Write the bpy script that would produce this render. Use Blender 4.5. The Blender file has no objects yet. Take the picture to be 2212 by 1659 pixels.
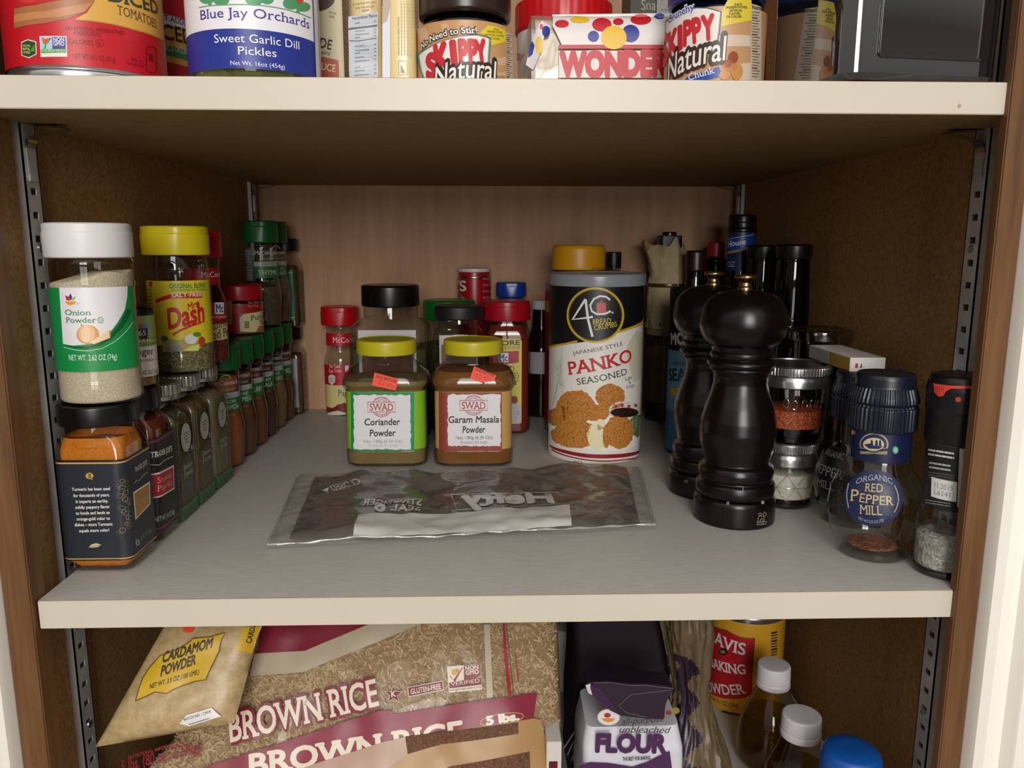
import bpy, bmesh, math, random
from mathutils import Vector, Matrix, noise
random.seed(7)
C = bpy.context.scene.collection
S = bpy.context.scene
PI = math.pi

# ------------------------------------------------------------------ camera
CAM = Vector((-0.0086, -0.4508, 0.2127))
FPX, PITCH, YAW, ROLL = 1691.8, 0.1768, 0.0299, -0.0013
fwd = Vector((0, 1, 0)); rgt = Vector((1, 0, 0)); upv = Vector((0, 0, 1))
Q = Matrix.Rotation(-YAW, 3, 'Z'); fwd, rgt, upv = Q @ fwd, Q @ rgt, Q @ upv
Q = Matrix.Rotation(-PITCH, 3, rgt); fwd, upv = Q @ fwd, Q @ upv
Q = Matrix.Rotation(ROLL, 3, fwd); rgt, upv = Q @ rgt, Q @ upv
cd = bpy.data.cameras.new('camera'); cam = bpy.data.objects.new('camera', cd); C.objects.link(cam)
cd.sensor_width = 36; cd.lens = FPX / 2212 * 36; cd.clip_start = 0.01; cd.clip_end = 50
mw = Matrix((rgt, upv, -fwd)).transposed().to_4x4(); mw.translation = CAM
cam.matrix_world = mw
S.camera = cam

# ------------------------------------------------------------------ light and exposure
S.view_settings.view_transform = 'Standard'; S.view_settings.look = 'None'
S.view_settings.gamma = 1; S.view_settings.use_curve_mapping = False
S.view_settings.exposure = -0.10
w = bpy.data.worlds.new('room_light'); S.world = w; w.use_nodes = True
nt = w.node_tree; bg = nt.nodes['Background']          # the kitchen behind: pale ceiling, darker floor
tc = nt.nodes.new('ShaderNodeTexCoord'); sx = nt.nodes.new('ShaderNodeSeparateXYZ'); nt.links.new(tc.outputs['Generated'], sx.inputs[0])
mr = nt.nodes.new('ShaderNodeMapRange'); mr.inputs[1].default_value = -1; mr.inputs[2].default_value = 1; nt.links.new(sx.outputs['Z'], mr.inputs[0])
cr = nt.nodes.new('ShaderNodeValToRGB'); nt.links.new(mr.outputs[0], cr.inputs[0]); nt.links.new(cr.outputs[0], bg.inputs[0])
cr.color_ramp.elements[0].position = .30; cr.color_ramp.elements[0].color = (.26, .22, .17, 1)
cr.color_ramp.elements[1].position = .78; cr.color_ramp.elements[1].color = (1.0, .96, .91, 1)
e = cr.color_ramp.elements.new(.52); e.color = (.14, .125, .11, 1)
bg.inputs[1].default_value = .98
WIN_X, WIN_Y, WIN_Z = 0.08, -2.3, .92
for i in range(2):                      # daylight through the panes of the tall window across the room
    for j in range(4):
        ld = bpy.data.lights.new('window_pane_light', 'AREA'); ld.shape = 'RECTANGLE'
        ld.size = .36; ld.size_y = .56; ld.energy = 6.0 * (.5, 2.2, 1.0, .5)[j]; ld.color = (1, .97, .94)
        lo = bpy.data.objects.new('window_pane_light', ld); C.objects.link(lo)
        lo.location = (WIN_X + (i - .5) * .40, WIN_Y, WIN_Z + (j - 1.5) * .60)
        lo.rotation_euler = (PI / 2, 0, 0)
try:
    S.cycles.max_bounces = 8; S.cycles.transparent_max_bounces = 24
    S.cycles.glossy_bounces = 3; S.cycles.diffuse_bounces = 4; S.cycles.transmission_bounces = 4
    S.cycles.use_denoising = True; S.cycles.caustics_reflective = False; S.cycles.caustics_refractive = False
    S.cycles.sample_clamp_indirect = 4
except Exception:
    pass

# ------------------------------------------------------------------ materials
def lin(h):
    h = h.lstrip('#'); o = []
    for k in (0, 2, 4):
        c = int(h[k:k + 2], 16) / 255
        o.append(c / 12.92 if c <= .04045 else ((c + .055) / 1.055) ** 2.4)
    return (*o, 1)
_m = {}
def nodes(name):
    m = bpy.data.materials.new(name); m.use_nodes = True
    return m, m.node_tree, m.node_tree.nodes['Principled BSDF']
def coords(nt, scale=(1, 1, 1)):
    tc = nt.nodes.new('ShaderNodeTexCoord'); mp = nt.nodes.new('ShaderNodeMapping')
    mp.inputs['Scale'].default_value = scale; nt.links.new(tc.outputs['Object'], mp.inputs[0]); return mp
def tex(nt, mp, scale, detail=4, rough=.6):
    n = nt.nodes.new('ShaderNodeTexNoise'); n.inputs['Scale'].default_value = scale
    n.inputs['Detail'].default_value = detail; n.inputs['Roughness'].default_value = rough
    nt.links.new(mp.outputs[0], n.inputs['Vector']); return n
def ramp(nt, src, stops):
    r = nt.nodes.new('ShaderNodeValToRGB'); e = r.color_ramp.elements
    e[0].position, e[0].color = stops[0][0], lin(stops[0][1]); e[1].position, e[1].color = stops[-1][0], lin(stops[-1][1])
    for p, c in stops[1:-1]:
        k = e.new(p); k.color = lin(c)
    nt.links.new(src, r.inputs[0]); return r
def bump(nt, b, src, strength, dist=.0005):
    n = nt.nodes.new('ShaderNodeBump'); n.inputs['Strength'].default_value = strength; n.inputs['Distance'].default_value = dist
    nt.links.new(src, n.inputs['Height']); nt.links.new(n.outputs[0], b.inputs['Normal'])
def M(hexc, rough=.45, metal=0.0, spec=.5):
    k = (hexc, rough, metal, spec)
    if k not in _m:
        m, nt, b = nodes('paint_' + hexc.strip('#'))
        b.inputs['Base Color'].default_value = lin(hexc); b.inputs['Metallic'].default_value = metal
        b.inputs['Specular IOR Level'].default_value = spec
        n = tex(nt, coords(nt), 60, 2); mr = nt.nodes.new('ShaderNodeMapRange')
        mr.inputs[3].default_value = max(.02, rough - .04); mr.inputs[4].default_value = rough + .04
        nt.links.new(n.outputs[0], mr.inputs[0]); nt.links.new(mr.outputs[0], b.inputs['Roughness'])
        _m[k] = m
    return _m[k]
def speck(name, stops, scale, stretch=(1, 1, 1), rough=.7, bmp=.2, detail=5, spec=.3):
    k = ('s', name)
    if k not in _m:
        m, nt, b = nodes(name); n = tex(nt, coords(nt, stretch), scale, detail, .65)
        r = ramp(nt, n.outputs[0], stops); nt.links.new(r.outputs[0], b.inputs['Base Color'])
        b.inputs['Roughness'].default_value = rough; b.inputs['Specular IOR Level'].default_value = spec
        if bmp: bump(nt, b, n.outputs[0], bmp)
        _m[k] = m
    return _m[k]
def flakes(name, cols, scale, rough=.6, bmp=.6):
    scale = scale * 2.2 if scale > 200 else scale
    k = ('f', name)
    if k not in _m:
        m, nt, b = nodes(name); v = nt.nodes.new('ShaderNodeTexVoronoi'); v.inputs['Scale'].default_value = scale
        nt.links.new(coords(nt).outputs[0], v.inputs['Vector'])
        sx = nt.nodes.new('ShaderNodeSeparateColor'); nt.links.new(v.outputs['Color'], sx.inputs[0])
        n = len(cols); r = ramp(nt, sx.outputs[0], [(i / max(1, n - 1), c) for i, c in enumerate(cols)])
        nt.links.new(r.outputs[0], b.inputs['Base Color']); b.inputs['Roughness'].default_value = rough
        bump(nt, b, v.outputs['Distance'], bmp, .001); _m[k] = m
    return _m[k]
def powder(hexc):
    c = [int(hexc[1 + i:3 + i], 16) for i in (0, 2, 4)]
    d = '#%02x%02x%02x' % tuple(int(x * .84) for x in c); e = '#%02x%02x%02x' % tuple(min(255, int(x * 1.08)) for x in c)
    return speck('powder_' + hexc[1:], [(.35, d), (.55, hexc), (.7, e)], 1100, rough=.9, bmp=.15)
def clear(tint='#f2f4f1', f0=.05, rough=.03, mx=.85, opac=0.0, ocol='#ffffff'):
    """thin clear plastic or glass wall: lets light straight through, reflects more at grazing angles"""
    k = ('c', tint, f0, rough, opac, ocol, mx)
    if k not in _m:
        m, nt, b = nodes('clear_' + tint[1:]); nt.nodes.remove(b)
        tr = nt.nodes.new('ShaderNodeBsdfTransparent'); tr.inputs[0].default_value = lin(tint)
        gl = nt.nodes.new('ShaderNodeBsdfGlossy'); gl.inputs['Roughness'].default_value = rough
        lw = nt.nodes.new('ShaderNodeLayerWeight'); lw.inputs[0].default_value = .5
        pw = nt.nodes.new('ShaderNodeMath'); pw.operation = 'POWER'; pw.inputs[1].default_value = 4
        mr = nt.nodes.new('ShaderNodeMapRange'); mr.inputs[3].default_value = f0; mr.inputs[4].default_value = mx
        nt.links.new(lw.outputs['Facing'], pw.inputs[0]); nt.links.new(pw.outputs[0], mr.inputs[0])
        mx = nt.nodes.new('ShaderNodeMixShader'); nt.links.new(mr.outputs[0], mx.inputs[0])
        base = tr.outputs[0]
        if opac:
            df = nt.nodes.new('ShaderNodeBsdfDiffuse'); df.inputs[0].default_value = lin(ocol)
            m2 = nt.nodes.new('ShaderNodeMixShader'); m2.inputs[0].default_value = opac
            nt.links.new(tr.outputs[0], m2.inputs[1]); nt.links.new(df.outputs[0], m2.inputs[2]); base = m2.outputs[0]
        nt.links.new(base, mx.inputs[1]); nt.links.new(gl.outputs[0], mx.inputs[2])
        nt.links.new(mx.outputs[0], nt.nodes['Material Output'].inputs[0]); _m[k] = m
    return _m[k]
CLEAR = clear(); GLASS = clear('#f4f4f1', .06, .01)
GREEN_GLASS = clear('#3f7a4c', .06, .01); AMBER = clear('#7a4a22', .06, .01)
STEEL = speck('galvanised_steel', [(.3, '#b9bab8'), (.7, '#dcdddb')], 40, rough=.32, bmp=.05)
STEEL.node_tree.nodes['Principled BSDF'].inputs['Metallic'].default_value = .35
TIN = M('#c9cacb', .25, .95); BRASS = M('#b89a72', .27, 1.0)
BLACK = M('#0b0b0c', .3); WHITE = M('#dedcdc', .4)
CREAM = speck('cream_edge_laminate', [(.3, '#c9c1b0'), (.7, '#cfc7b6')], 8, rough=.38, bmp=0, spec=.45)
GREY = speck('grey_shelf_laminate', [(.3, '#b1aea7'), (.5, '#bab7b0'), (.72, '#c2bfb8')], 90, (1, 7, 1), .42, .08, spec=.5)
UNDER = speck('brown_particleboard_underside', [(.25, '#80643a'), (.5, '#8e724a'), (.75, '#9a7e54')], 70, (1, 3, 1), .75, .12)
SIDE = speck('brown_particleboard', [(.28, '#755631'), (.45, '#947045'), (.6, '#a47d4e'), (.75, '#ba9462')], 330, rough=.7, bmp=.15)
PLY = speck('pinkish_plywood', [(.3, '#ae8562'), (.5, '#bc9270'), (.7, '#c79d7b')], 9, (6, 6, .5), .55, .05)
OAK = speck('stained_wood_stile', [(.3, '#573a20'), (.5, '#6b4a2c'), (.7, '#795637')], 14, (9, 9, .5), .5, .08)
PAINT = speck('white_gloss_paint', [(.3, '#ece8de'), (.7, '#f2eee6')], 5, rough=.35, bmp=0)

# ------------------------------------------------------------------ objects, things and parts
def thing(name, label, cat, loc=(0, 0, 0), rotz=0, group=None):
    o = bpy.data.objects.new(name, None); C.objects.link(o); o.location = loc; o.rotation_euler = (0, 0, rotz)
    o.empty_display_size = .01
    tag(o, label, cat, group); return o
def tag(o, label, cat, group=None):
    o['label'] = label; o['category'] = cat
    if group: o['group'] = group
    return o
def obj(name, bm, mats, parent=None, smooth=35, label=None):
    me = bpy.data.meshes.new(name); bm.to_mesh(me); bm.free()
    for m in (mats if isinstance(mats, (list, tuple)) else [mats]): me.materials.append(m)
    if smooth:
        me.shade_smooth(); me.set_sharp_from_angle(angle=math.radians(smooth))
    o = bpy.data.objects.new(name, me); C.objects.link(o)
    if parent: o.parent = parent
    if label: o['label'] = label
    return o
def struct(o): o['kind'] = 'structure'; return o
def fillet(pr, b):
    if not b: return pr
    out = [pr[0]]
    for i in range(1, len(pr) - 1):
        p, a, c = Vector(pr[i]), Vector(pr[i - 1]), Vector(pr[i + 1])
        d1, d2 = (a - p), (c - p)
        if d1.length < 1e-7 or d2.length < 1e-7: continue
        k1, k2 = min(b, d1.length * .45), min(b, d2.length * .45)
        A, B = p + d1.normalized() * k1, p + d2.normalized() * k2
        for t in (0, .33, .67, 1): out.append(tuple(A * (1 - t) ** 2 + p * 2 * t * (1 - t) + B * t * t))
    return out + [pr[-1]]
def lathe(pr, b=.0012, segs=48, ribs=None, bm=None, at=(0, 0)):
    """spin the (radius, z) outline; ribs = (count, depth, z0, z1)"""
    bm = bm or bmesh.new(); pr = fillet([(float(r), float(z)) for r, z in pr], b)
    if ribs: segs = ribs[0] * 4
    rings = []
    for r, z in pr:
        if r < 1e-6: rings.append([bm.verts.new((at[0], at[1], z))]); continue
        ring = []
        for k in range(segs):
            q = r - (ribs[1] if ribs and ribs[2] <= z <= ribs[3] and k % 4 in (2, 3) else 0)
            t = 2 * PI * k / segs; ring.append(bm.verts.new((at[0] + q * math.sin(t), at[1] - q * math.cos(t), z)))
        rings.append(ring)
    for a, c in zip(rings, rings[1:]):
        for k in range(segs):
            k2 = (k + 1) % segs
            if len(a) == 1 and len(c) > 1: bm.faces.new((a[0], c[k2], c[k]))
            elif len(c) == 1 and len(a) > 1: bm.faces.new((a[k], a[k2], c[0]))
            elif len(a) > 1: bm.faces.new((a[k], a[k2], c[k2], c[k]))
    bmesh.ops.recalc_face_normals(bm, faces=bm.faces); return bm
def rrect(w, d, c, n=6):
    out = []; c = min(c, w / 2 - 1e-5, d / 2 - 1e-5)
    for cx, cy, a0 in ((w / 2 - c, -d / 2 + c, -90), (w / 2 - c, d / 2 - c, 0), (-w / 2 + c, d / 2 - c, 90), (-w / 2 + c, -d / 2 + c, 180)):
        for k in range(n + 1):
            t = math.radians(a0 + 90 * k / n); out.append((cx + c * math.cos(t), cy + c * math.sin(t)))
    return out
def loft(secs, n=6, caps=True, bm=None, off=(0, 0)):
    """stack of rounded rectangles (w, d, corner, z[, dx, dy])"""
    bm = bm or bmesh.new(); rings = []
    for s in secs:
        dx, dy = (s[4], s[5]) if len(s) > 4 else (0, 0)
        rings.append([bm.verts.new((x + dx + off[0], y + dy + off[1], s[3])) for x, y in rrect(s[0], s[1], s[2], n)])
    for a, c in zip(rings, rings[1:]):
        for k in range(len(a)):
            k2 = (k + 1) % len(a); bm.faces.new((a[k], a[k2], c[k2], c[k]))
    if caps: bm.faces.new(rings[0][::-1]); bm.faces.new(rings[-1])
    bmesh.ops.recalc_face_normals(bm, faces=bm.faces); return bm
def box(x0, x1, y0, y1, z0, z1, bev=0, bm=None):
    b2 = bmesh.new(); bmesh.ops.create_cube(b2, size=1)
    for v in b2.verts:
        v.co = Vector((x0 if v.co.x < 0 else x1, y0 if v.co.y < 0 else y1, z0 if v.co.z < 0 else z1))
    if bev: bmesh.ops.bevel(b2, geom=b2.edges[:], offset=bev, segments=2, affect='EDGES')
    if bm is None: return b2
    me = bpy.data.meshes.new('t'); b2.to_mesh(me); b2.free(); bm.from_mesh(me); bpy.data.meshes.remove(me); return bm
def tube(pts, r, n=8, bm=None, closed=False):
    bm = bm or bmesh.new(); P = [Vector(p) for p in pts]; rings = []
    for i, p in enumerate(P):
        d = (P[min(i + 1, len(P) - 1)] - P[max(i - 1, 0)]).normalized()
        a = d.orthogonal().normalized() if i == 0 else (a - d * a.dot(d)).normalized()
        b = d.cross(a); rr = r[i] if isinstance(r, (list, tuple)) else r
        rings.append([bm.verts.new(p + (a * math.cos(t) + b * math.sin(t)) * rr) for t in [2 * PI * k / n for k in range(n)]])
    for A, B in zip(rings, rings[1:]):
        for k in range(n): bm.faces.new((A[k], A[(k + 1) % n], B[(k + 1) % n], B[k]))
    bm.faces.new(rings[0][::-1]); bm.faces.new(rings[-1]); bmesh.ops.recalc_face_normals(bm, faces=bm.faces); return bm

# ------------------------------------------------------------------ surveying: where a sight line meets a surface
def ray(px, py): return (fwd + rgt * ((px - 1106) / FPX) - upv * ((py - 829.5) / FPX))
def on_plane(px, py, o, n):
    d = ray(px, py); t = (Vector(o) - CAM).dot(n) / d.dot(n); return CAM + d * t
def at_y(px, py, y): return on_plane(px, py, (0, y, 0), Vector((0, 1, 0)))
def at_z(px, py, z): return on_plane(px, py, (0, 0, z), Vector((0, 0, 1)))

class Rev:                      # round surface about a vertical axis; u = arc length, v = height
    def __init__(s, x, y, r): s.x, s.y, s.r = x, y, (r if callable(r) else (lambda z, q=r: q)); s.r0 = s.r(0.05) if not callable(r) else None; s.curved = True
    def uv(s, px, py):
        d = ray(px, py); o = Vector((CAM.x - s.x, CAM.y - s.y)); e = Vector((d.x, d.y)); z = 0; r = s.r0 or .03
        for _ in range(8):
            a, b, c = e.dot(e), 2 * o.dot(e), o.dot(o) - r * r; D = b * b - 4 * a * c
            t = (-b - math.sqrt(max(D, 0))) / (2 * a); z = CAM.z + d.z * t
            if s.r0: break
            r = s.r(z)
        p = o + e * t
        return Vector((math.atan2(p.x, -p.y) * (s.r0 or .03), z))
    def pos(s, u, v, h):
        r = s.r(v) + h; t = u / (s.r0 or .03); return Vector((s.x + r * math.sin(t), s.y - r * math.cos(t), v))
class Flat:                     # flat or gently puffed face; du, dv unit axes, bulge(u, v) pushes out along the normal
    def __init__(s, o, du=(1, 0, 0), dv=(0, 0, 1), bulge=None):
        s.o, s.du, s.dv = Vector(o), Vector(du).normalized(), Vector(dv).normalized(); s.n = s.du.cross(s.dv).normalized()
        s.b = bulge; s.curved = bulge is not None; s.mean = 0
    def uv(s, px, py):
        p = on_plane(px, py, s.o + s.n * s.mean, s.n) - s.o
        if s.b:
            for _ in range(4):
                p = on_plane(px, py, s.o + s.n * s.b(p.dot(s.du), p.dot(s.dv)), s.n) - s.o
        return Vector((p.dot(s.du), p.dot(s.dv)))
    def pos(s, u, v, h): return s.o + s.du * u + s.dv * v + s.n * (h + (s.b(u, v) if s.b else 0))
class Wrap:                     # rounded-box side: front face, corner, right face (u runs round the corner)
    def __init__(s, x, y, w, d, c): s.x, s.y, s.w, s.d, s.c = x, y, w, d, c; s.curved = True; s.q = c * PI / 2
    def uv(s, px, py, side='f'):
        if side == 'f':
            p = at_y(px, py, s.y - s.d / 2); return Vector((p.x - s.x, p.z))
        p = on_plane(px, py, (s.x + s.w / 2, 0, 0), Vector((1, 0, 0)))
        return Vector((s.w / 2 - s.c + s.q + (p.y - (s.y - s.d / 2 + s.c)), p.z))
    def pos(s, u, v, h):
        sg = 1 if u >= 0 else -1; a = abs(u); f = s.w / 2 - s.c
        if a <= f: x, y = a, -s.d / 2 - h
        elif a <= f + s.q:
            t = (a - f) / s.c; x, y = f + (s.c + h) * math.sin(t), -s.d / 2 + s.c - (s.c + h) * math.cos(t)
        else: x, y = s.w / 2 + h, -s.d / 2 + s.c + (a - f - s.q)
        return Vector((s.x + sg * x, s.y + y, v))

_tc = {}; _nc = {}; _cu = bpy.data.curves.new('lettering', 'FONT'); _to = bpy.data.objects.new('lettering', _cu)
def glyphs(s, bold=0, serif=False, track=1.0):
    """lettering as flat triangles, cap height 1; serif adds slab feet to the stems"""
    k = (s, bold, serif, track)
    if k in _tc: return _tc[k]
    _cu.body = s; _cu.size = 1; _cu.offset = 0; _cu.space_character = track; _cu.resolution_u = 3
    me = bpy.data.meshes.new_from_object(_to); cap = .7
    vs = [(v.co.x / cap, v.co.y / cap) for v in me.vertices]; fs = [tuple(p.vertices) for p in me.polygons]
    if serif:
        cnt = {}
        for f in fs:
            for a, b in zip(f, f[1:] + f[:1]):
                e = (min(a, b), max(a, b)); cnt[e] = cnt.get(e, 0) + 1
        key = {}
        for e, c in cnt.items():
            if c == 1:
                (x0, y0), (x1, y1) = vs[e[0]], vs[e[1]]
                if abs(y0 - y1) < .004 and .05 < abs(x1 - x0) < .26:
                    for lv in (0, 1, .985, .75, .77, .74):
                        if abs(y0 - lv) < .035:
                            x0, x1 = min(x0, x1), max(x0, x1); e2 = .085; h = .07 if y0 < .4 else -.07
                            n = len(vs); vs += [(x0 - e2, y0), (x1 + e2, y0), (x1 + e2, y0 + h), (x0 - e2, y0 + h)]
                            fs.append((n, n + 1, n + 2, n + 3)); break
    bpy.data.meshes.remove(me)
    n0, cp = len(vs), 1
    if bold:                            # heavier strokes: the letters again, shifted a little all round
        b = bold / cap; cp = 14 if bold > .05 else (6 if bold > .03 else 4); v0, f0 = vs, fs; vs, fs = [], []
        for q in range(cp):
            dx, dy = b * math.cos(2 * PI * (q + .5) / cp), b * math.sin(2 * PI * (q + .5) / cp); o = len(vs)
            vs += [(x + dx, y + dy) for x, y in v0]; fs += [tuple(i + o for i in f) for f in f0]
    xs = [v[0] for v in vs] or [0]; r = (vs, fs, min(xs), max(xs)); _tc[k] = r; _nc[id(vs)] = (n0, cp); return r

EPS = .00009
class Lab:
    """printing on a surface: every shape is surveyed from the photograph onto the surface and laid there as thin real geometry"""
    def __init__(s, surf, base=.00015): s.s = surf; s.it = []; s.mats = []; s.base = base
    def mi(s, m):
        if isinstance(m, str): m = M(m, .4)
        if m not in s.mats: s.mats.append(m)
        return s.mats.index(m)
    side = 'f'; zm = (1, 0, 0)
    def z(s, *zm): s.zm = zm; return s
    def uv(s, p):
        p = (p[0] * s.zm[0] + s.zm[1], p[1] * s.zm[0] + s.zm[2])
        return s.s.uv(p[0], p[1], s.side) if isinstance(s.s, Wrap) else s.s.uv(p[0], p[1])
    def raw(s, pts, faces, m, z): s.it.append((pts, faces, s.mi(m), z)); return s
    def p(s, pts, m, z=1): q = [s.uv(p) for p in pts]; return s.raw(q, [tuple(range(len(q)))], m, z)
    def r(s, x0, y0, x1, y1, m, z=1): return s.p([(x0, y1), (x1, y1), (x1, y0), (x0, y0)], m, z)
    def uvr(s, u0, v0, u1, v1, m, z=0): return s.raw([Vector((u0, v0)), Vector((u1, v0)), Vector((u1, v1)), Vector((u0, v1))], [(0, 1, 2, 3)], m, z)
    def e(s, x, y, rx, ry, m, z=1, n=28, a0=0, a1=360):
        q = [(x + rx * math.cos(math.radians(a0 + (a1 - a0) * k / n)), y - ry * math.sin(math.radians(a0 + (a1 - a0) * k / n))) for k in range(n + (a1 - a0 < 360))]
        return s.p(q, m, z)
    def ring(s, x, y, rx, ry, wd, m, z=1, n=32, a0=0, a1=360):
        return s.l([(x + rx * math.cos(math.radians(a0 + (a1 - a0) * k / n)), y - ry * math.sin(math.radians(a0 + (a1 - a0) * k / n))) for k in range(n + 1)], wd, m, z)
    def l(s, pts, wd, m, z=2):
        q = [Vector(p) for p in pts]; vs = []; n = len(q)
        wds = wd if isinstance(wd, (list, tuple)) else [wd] * n
        for i in range(n):
            d = (q[min(i + 1, n - 1)] - q[max(i - 1, 0)]).normalized(); a = Vector((-d.y, d.x)) * wds[i] / 2
            vs += [s.uv(q[i] + a), s.uv(q[i] - a)]
        return s.raw(vs, [(2 * i, 2 * i + 1, 2 * i + 3, 2 * i + 2) for i in range(n - 1)], m, z)
    def lines(s, x0, y0, x1, y1, n, m, th=None, z=2, slope=0, seed=1):
        rnd = random.Random(seed); h = (y1 - y0) / n
        for k in range(n):
            y = y0 + (k + .5) * h; t = th or h * .42; x = x0
            while x < x1 - 1:
                wd = min(rnd.uniform(.12, .32) * (x1 - x0), x1 - x); s.l([(x, y + slope * (x - x0)), (x + wd * .93, y + slope * (x + wd - x0))], t, m, z); x += wd
        return s
    def t(s, txt, x0, y0, x1, y1, h, m, z=3, bold=0, serif=False, shear=0, pre=None, suf=None, mirror=False, track=1.0, arc=0, perp=False):
        vs, fs, a, b = glyphs(txt, bold, serif, track)
        A, B = s.uv((x0, y0)), s.uv((x1, y1)); H = s.uv(((x0 + x1) / 2, (y0 + y1) / 2 - h) if not perp else ((x0 + x1) / 2 + (y1 - y0) / math.hypot(x1 - x0, y1 - y0) * h, (y0 + y1) / 2 - (x1 - x0) / math.hypot(x1 - x0, y1 - y0) * h)); Mi = s.uv(((x0 + x1) / 2, (y0 + y1) / 2))
        e = (B - A); L = e.length; e.normalize(); nrm = Vector((-e.y, e.x)); hh = max((H - Mi).dot(nrm), 1e-5)
        if pre: _, _, a, b2 = glyphs(pre, bold, serif, track); k = L / (b2 - a); org = A
        elif suf:
            _, _, a3, b3 = glyphs(suf, bold, serif, track); k = L / (b3 - a3); org = B - e * (b - a) * k
        else: k = L / (b - a); org = A
        q = []
        for x, y in vs:
            X = (x - a) * k + shear * y * hh; Y = y * hh
            if mirror: X = L - X
            if arc:
                t = X / L; Y += arc * 4 * t * (1 - t) * hh
            q.append(org + e * X + nrm * Y)
        n0, cp = _nc.get(id(vs), (len(q), 1)); mi = s.mi(m)
        for k in range(cp):
            s.it.append((q[k * n0:(k + 1) * n0], [tuple(i - k * n0 for i in f) for f in fs if k * n0 <= f[0] < (k + 1) * n0], mi, z + .10 * k))
        return s
    def build(s, name='label', parent=None, step=.003, label=None):
        bm = bmesh.new(); lay = bm.verts.layers.float.new('h')
        for pts, faces, mi, z in s.it:
            vv = []
            for p in pts:
                v = bm.verts.new((p.x, p.y, 0)); v[lay] = s.base + z * EPS; vv.append(v)
            for f in faces:
                try:
                    fc = bm.faces.new([vv[i] for i in f]); fc.material_index = mi
                except ValueError: pass
        if s.s.curved and bm.verts:
            big = [f for f in bm.faces if len(f.verts) > 4]
            if big: bmesh.ops.triangulate(bm, faces=big)
            for ax, st in (((1, 0, 0), step), ((0, 1, 0), step if not isinstance(s.s, Wrap) else 9)):
                i = 0 if ax[0] else 1; lo = min(v.co[i] for v in bm.verts); hi = max(v.co[i] for v in bm.verts)
                if isinstance(s.s, Rev) and s.s.r0 and i: continue
                k = math.ceil(lo / st)
                while k * st < hi:
                    c = k * st; es = set()
                    fs = [f for f in bm.faces if min(v.co[i] for v in f.verts) < c - 1e-6 < max(v.co[i] for v in f.verts) - 2e-6]
                    if fs:
                        g = set(fs)
                        for f in fs: g.update(f.edges); g.update(f.verts)
                        bmesh.ops.bisect_plane(bm, geom=list(g), plane_co=(c, 0, 0) if i == 0 else (0, c, 0), plane_no=ax, dist=1e-7)
                    k += 1
        loc = parent.location if parent else Vector((0, 0, 0))
        for v in bm.verts: v.co = s.s.pos(v.co.x, v.co.y, v[lay]) - loc
        for f in bm.faces: f.normal_update()
        return obj(name, bm, s.mats, parent, smooth=30, label=label)

# ------------------------------------------------------------------ the cupboard
D, ZU, TU, TM = .561, .2844, .0176, .0182     # depth, underside of the upper shelf, shelf thicknesses
ZT = ZU + TU; ZF = -.245                       # top of the upper shelf, top of the lower shelf
XL, XR0, XR1 = -.296, .312, .303
struct(obj('wall_left', box(XL - .018, XL, .0, D + .02, -.30, .80), SIDE))
bm = box(0, .02, .0, D + .02, -.30, .80)
for v in bm.verts: v.co.x += XR0 + (XR1 - XR0) * v.co.y / D
struct(obj('wall_right', bm, SIDE))
struct(obj('wall_back', box(XL - .02, XR0 + .02, D, D + .012, -.30, .80), PLY))
struct(obj('ceiling', box(XL - .02, XR0 + .03, 0, D + .012, .80, .818), UNDER))
for nm, x0, x1 in (('trim_1', -.2995, -.2830), ('trim_2', .2808, .2955)):
    struct(obj(nm, box(x0, x1, -.004, .012 if nm == 'trim_1' else .004, -.34, .82, .0008), OAK))
def casing(nm, sg, x0):         # white moulded casing outside each stile
    pr = [(0, .012), (0, -.009), (.0012, -.0135), (.0045, -.0155), (.008, -.0135), (.0092, -.010), (.0205, -.0095), (.0212, -.019), (.0225, -.0205), (.45, -.0205), (.45, .012)]
    bm = bmesh.new(); a = [bm.verts.new((x0 + sg * x, y, -.34)) for x, y in pr]; c = [bm.verts.new((x0 + sg * x, y, .82)) for x, y in pr]
    for i in range(len(pr)):
        j = (i + 1) % len(pr); bm.faces.new((a[i], a[j], c[j], c[i]))
    bm.faces.new(a); bm.faces.new(c[::-1]); bmesh.ops.recalc_face_normals(bm, faces=bm.faces)
    return struct(obj(nm, bm, PAINT, smooth=40))
casing('trim_3', -1, -.2997); casing('trim_4', 1, .2957)

def shelf(label, x0, x1, z0, t, extra=None):
    r = thing('shelf_board', label, 'shelf', ((x0 + x1) / 2, .0, z0)); hw = (x1 - x0) / 2
    bm = box(-hw, hw, .0008, D - .003, 0, t)
    for f in bm.faces: f.material_index = 1 if f.normal.z > .5 else 0
    obj('board', bm, [UNDER, GREY], r, smooth=0)
    obj('edge_band', box(-hw, hw, 0, .0012, .0002, t - .0003, .0004), CREAM, r)
    return r
shelf('upper cream-edged shelf board with brown underside, under the tins and peanut butter', -.291, .2835 + .02, ZU, TU)
sh = shelf('middle shelf board with grey laminate top and cream front edge, holding the spices', -.2818, .2805 + .004, -TM, TM)
sp = at_y(2073, 228, -.0004)
obj('stain_spot', lathe([(0, 0), (.0009, .0001), (0, .0002)], 0, 10), M('#b98a76'), [o for o in C.objects if o.name == 'shelf_board'][0])
o = bpy.data.objects['stain_spot']; o.rotation_euler = (PI / 2, 0, 0); o.location = sp - o.parent.location
shelf('lower shelf board out of sight beneath the rice and flour bags', -.291, .303, ZF - TM, TM)

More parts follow.
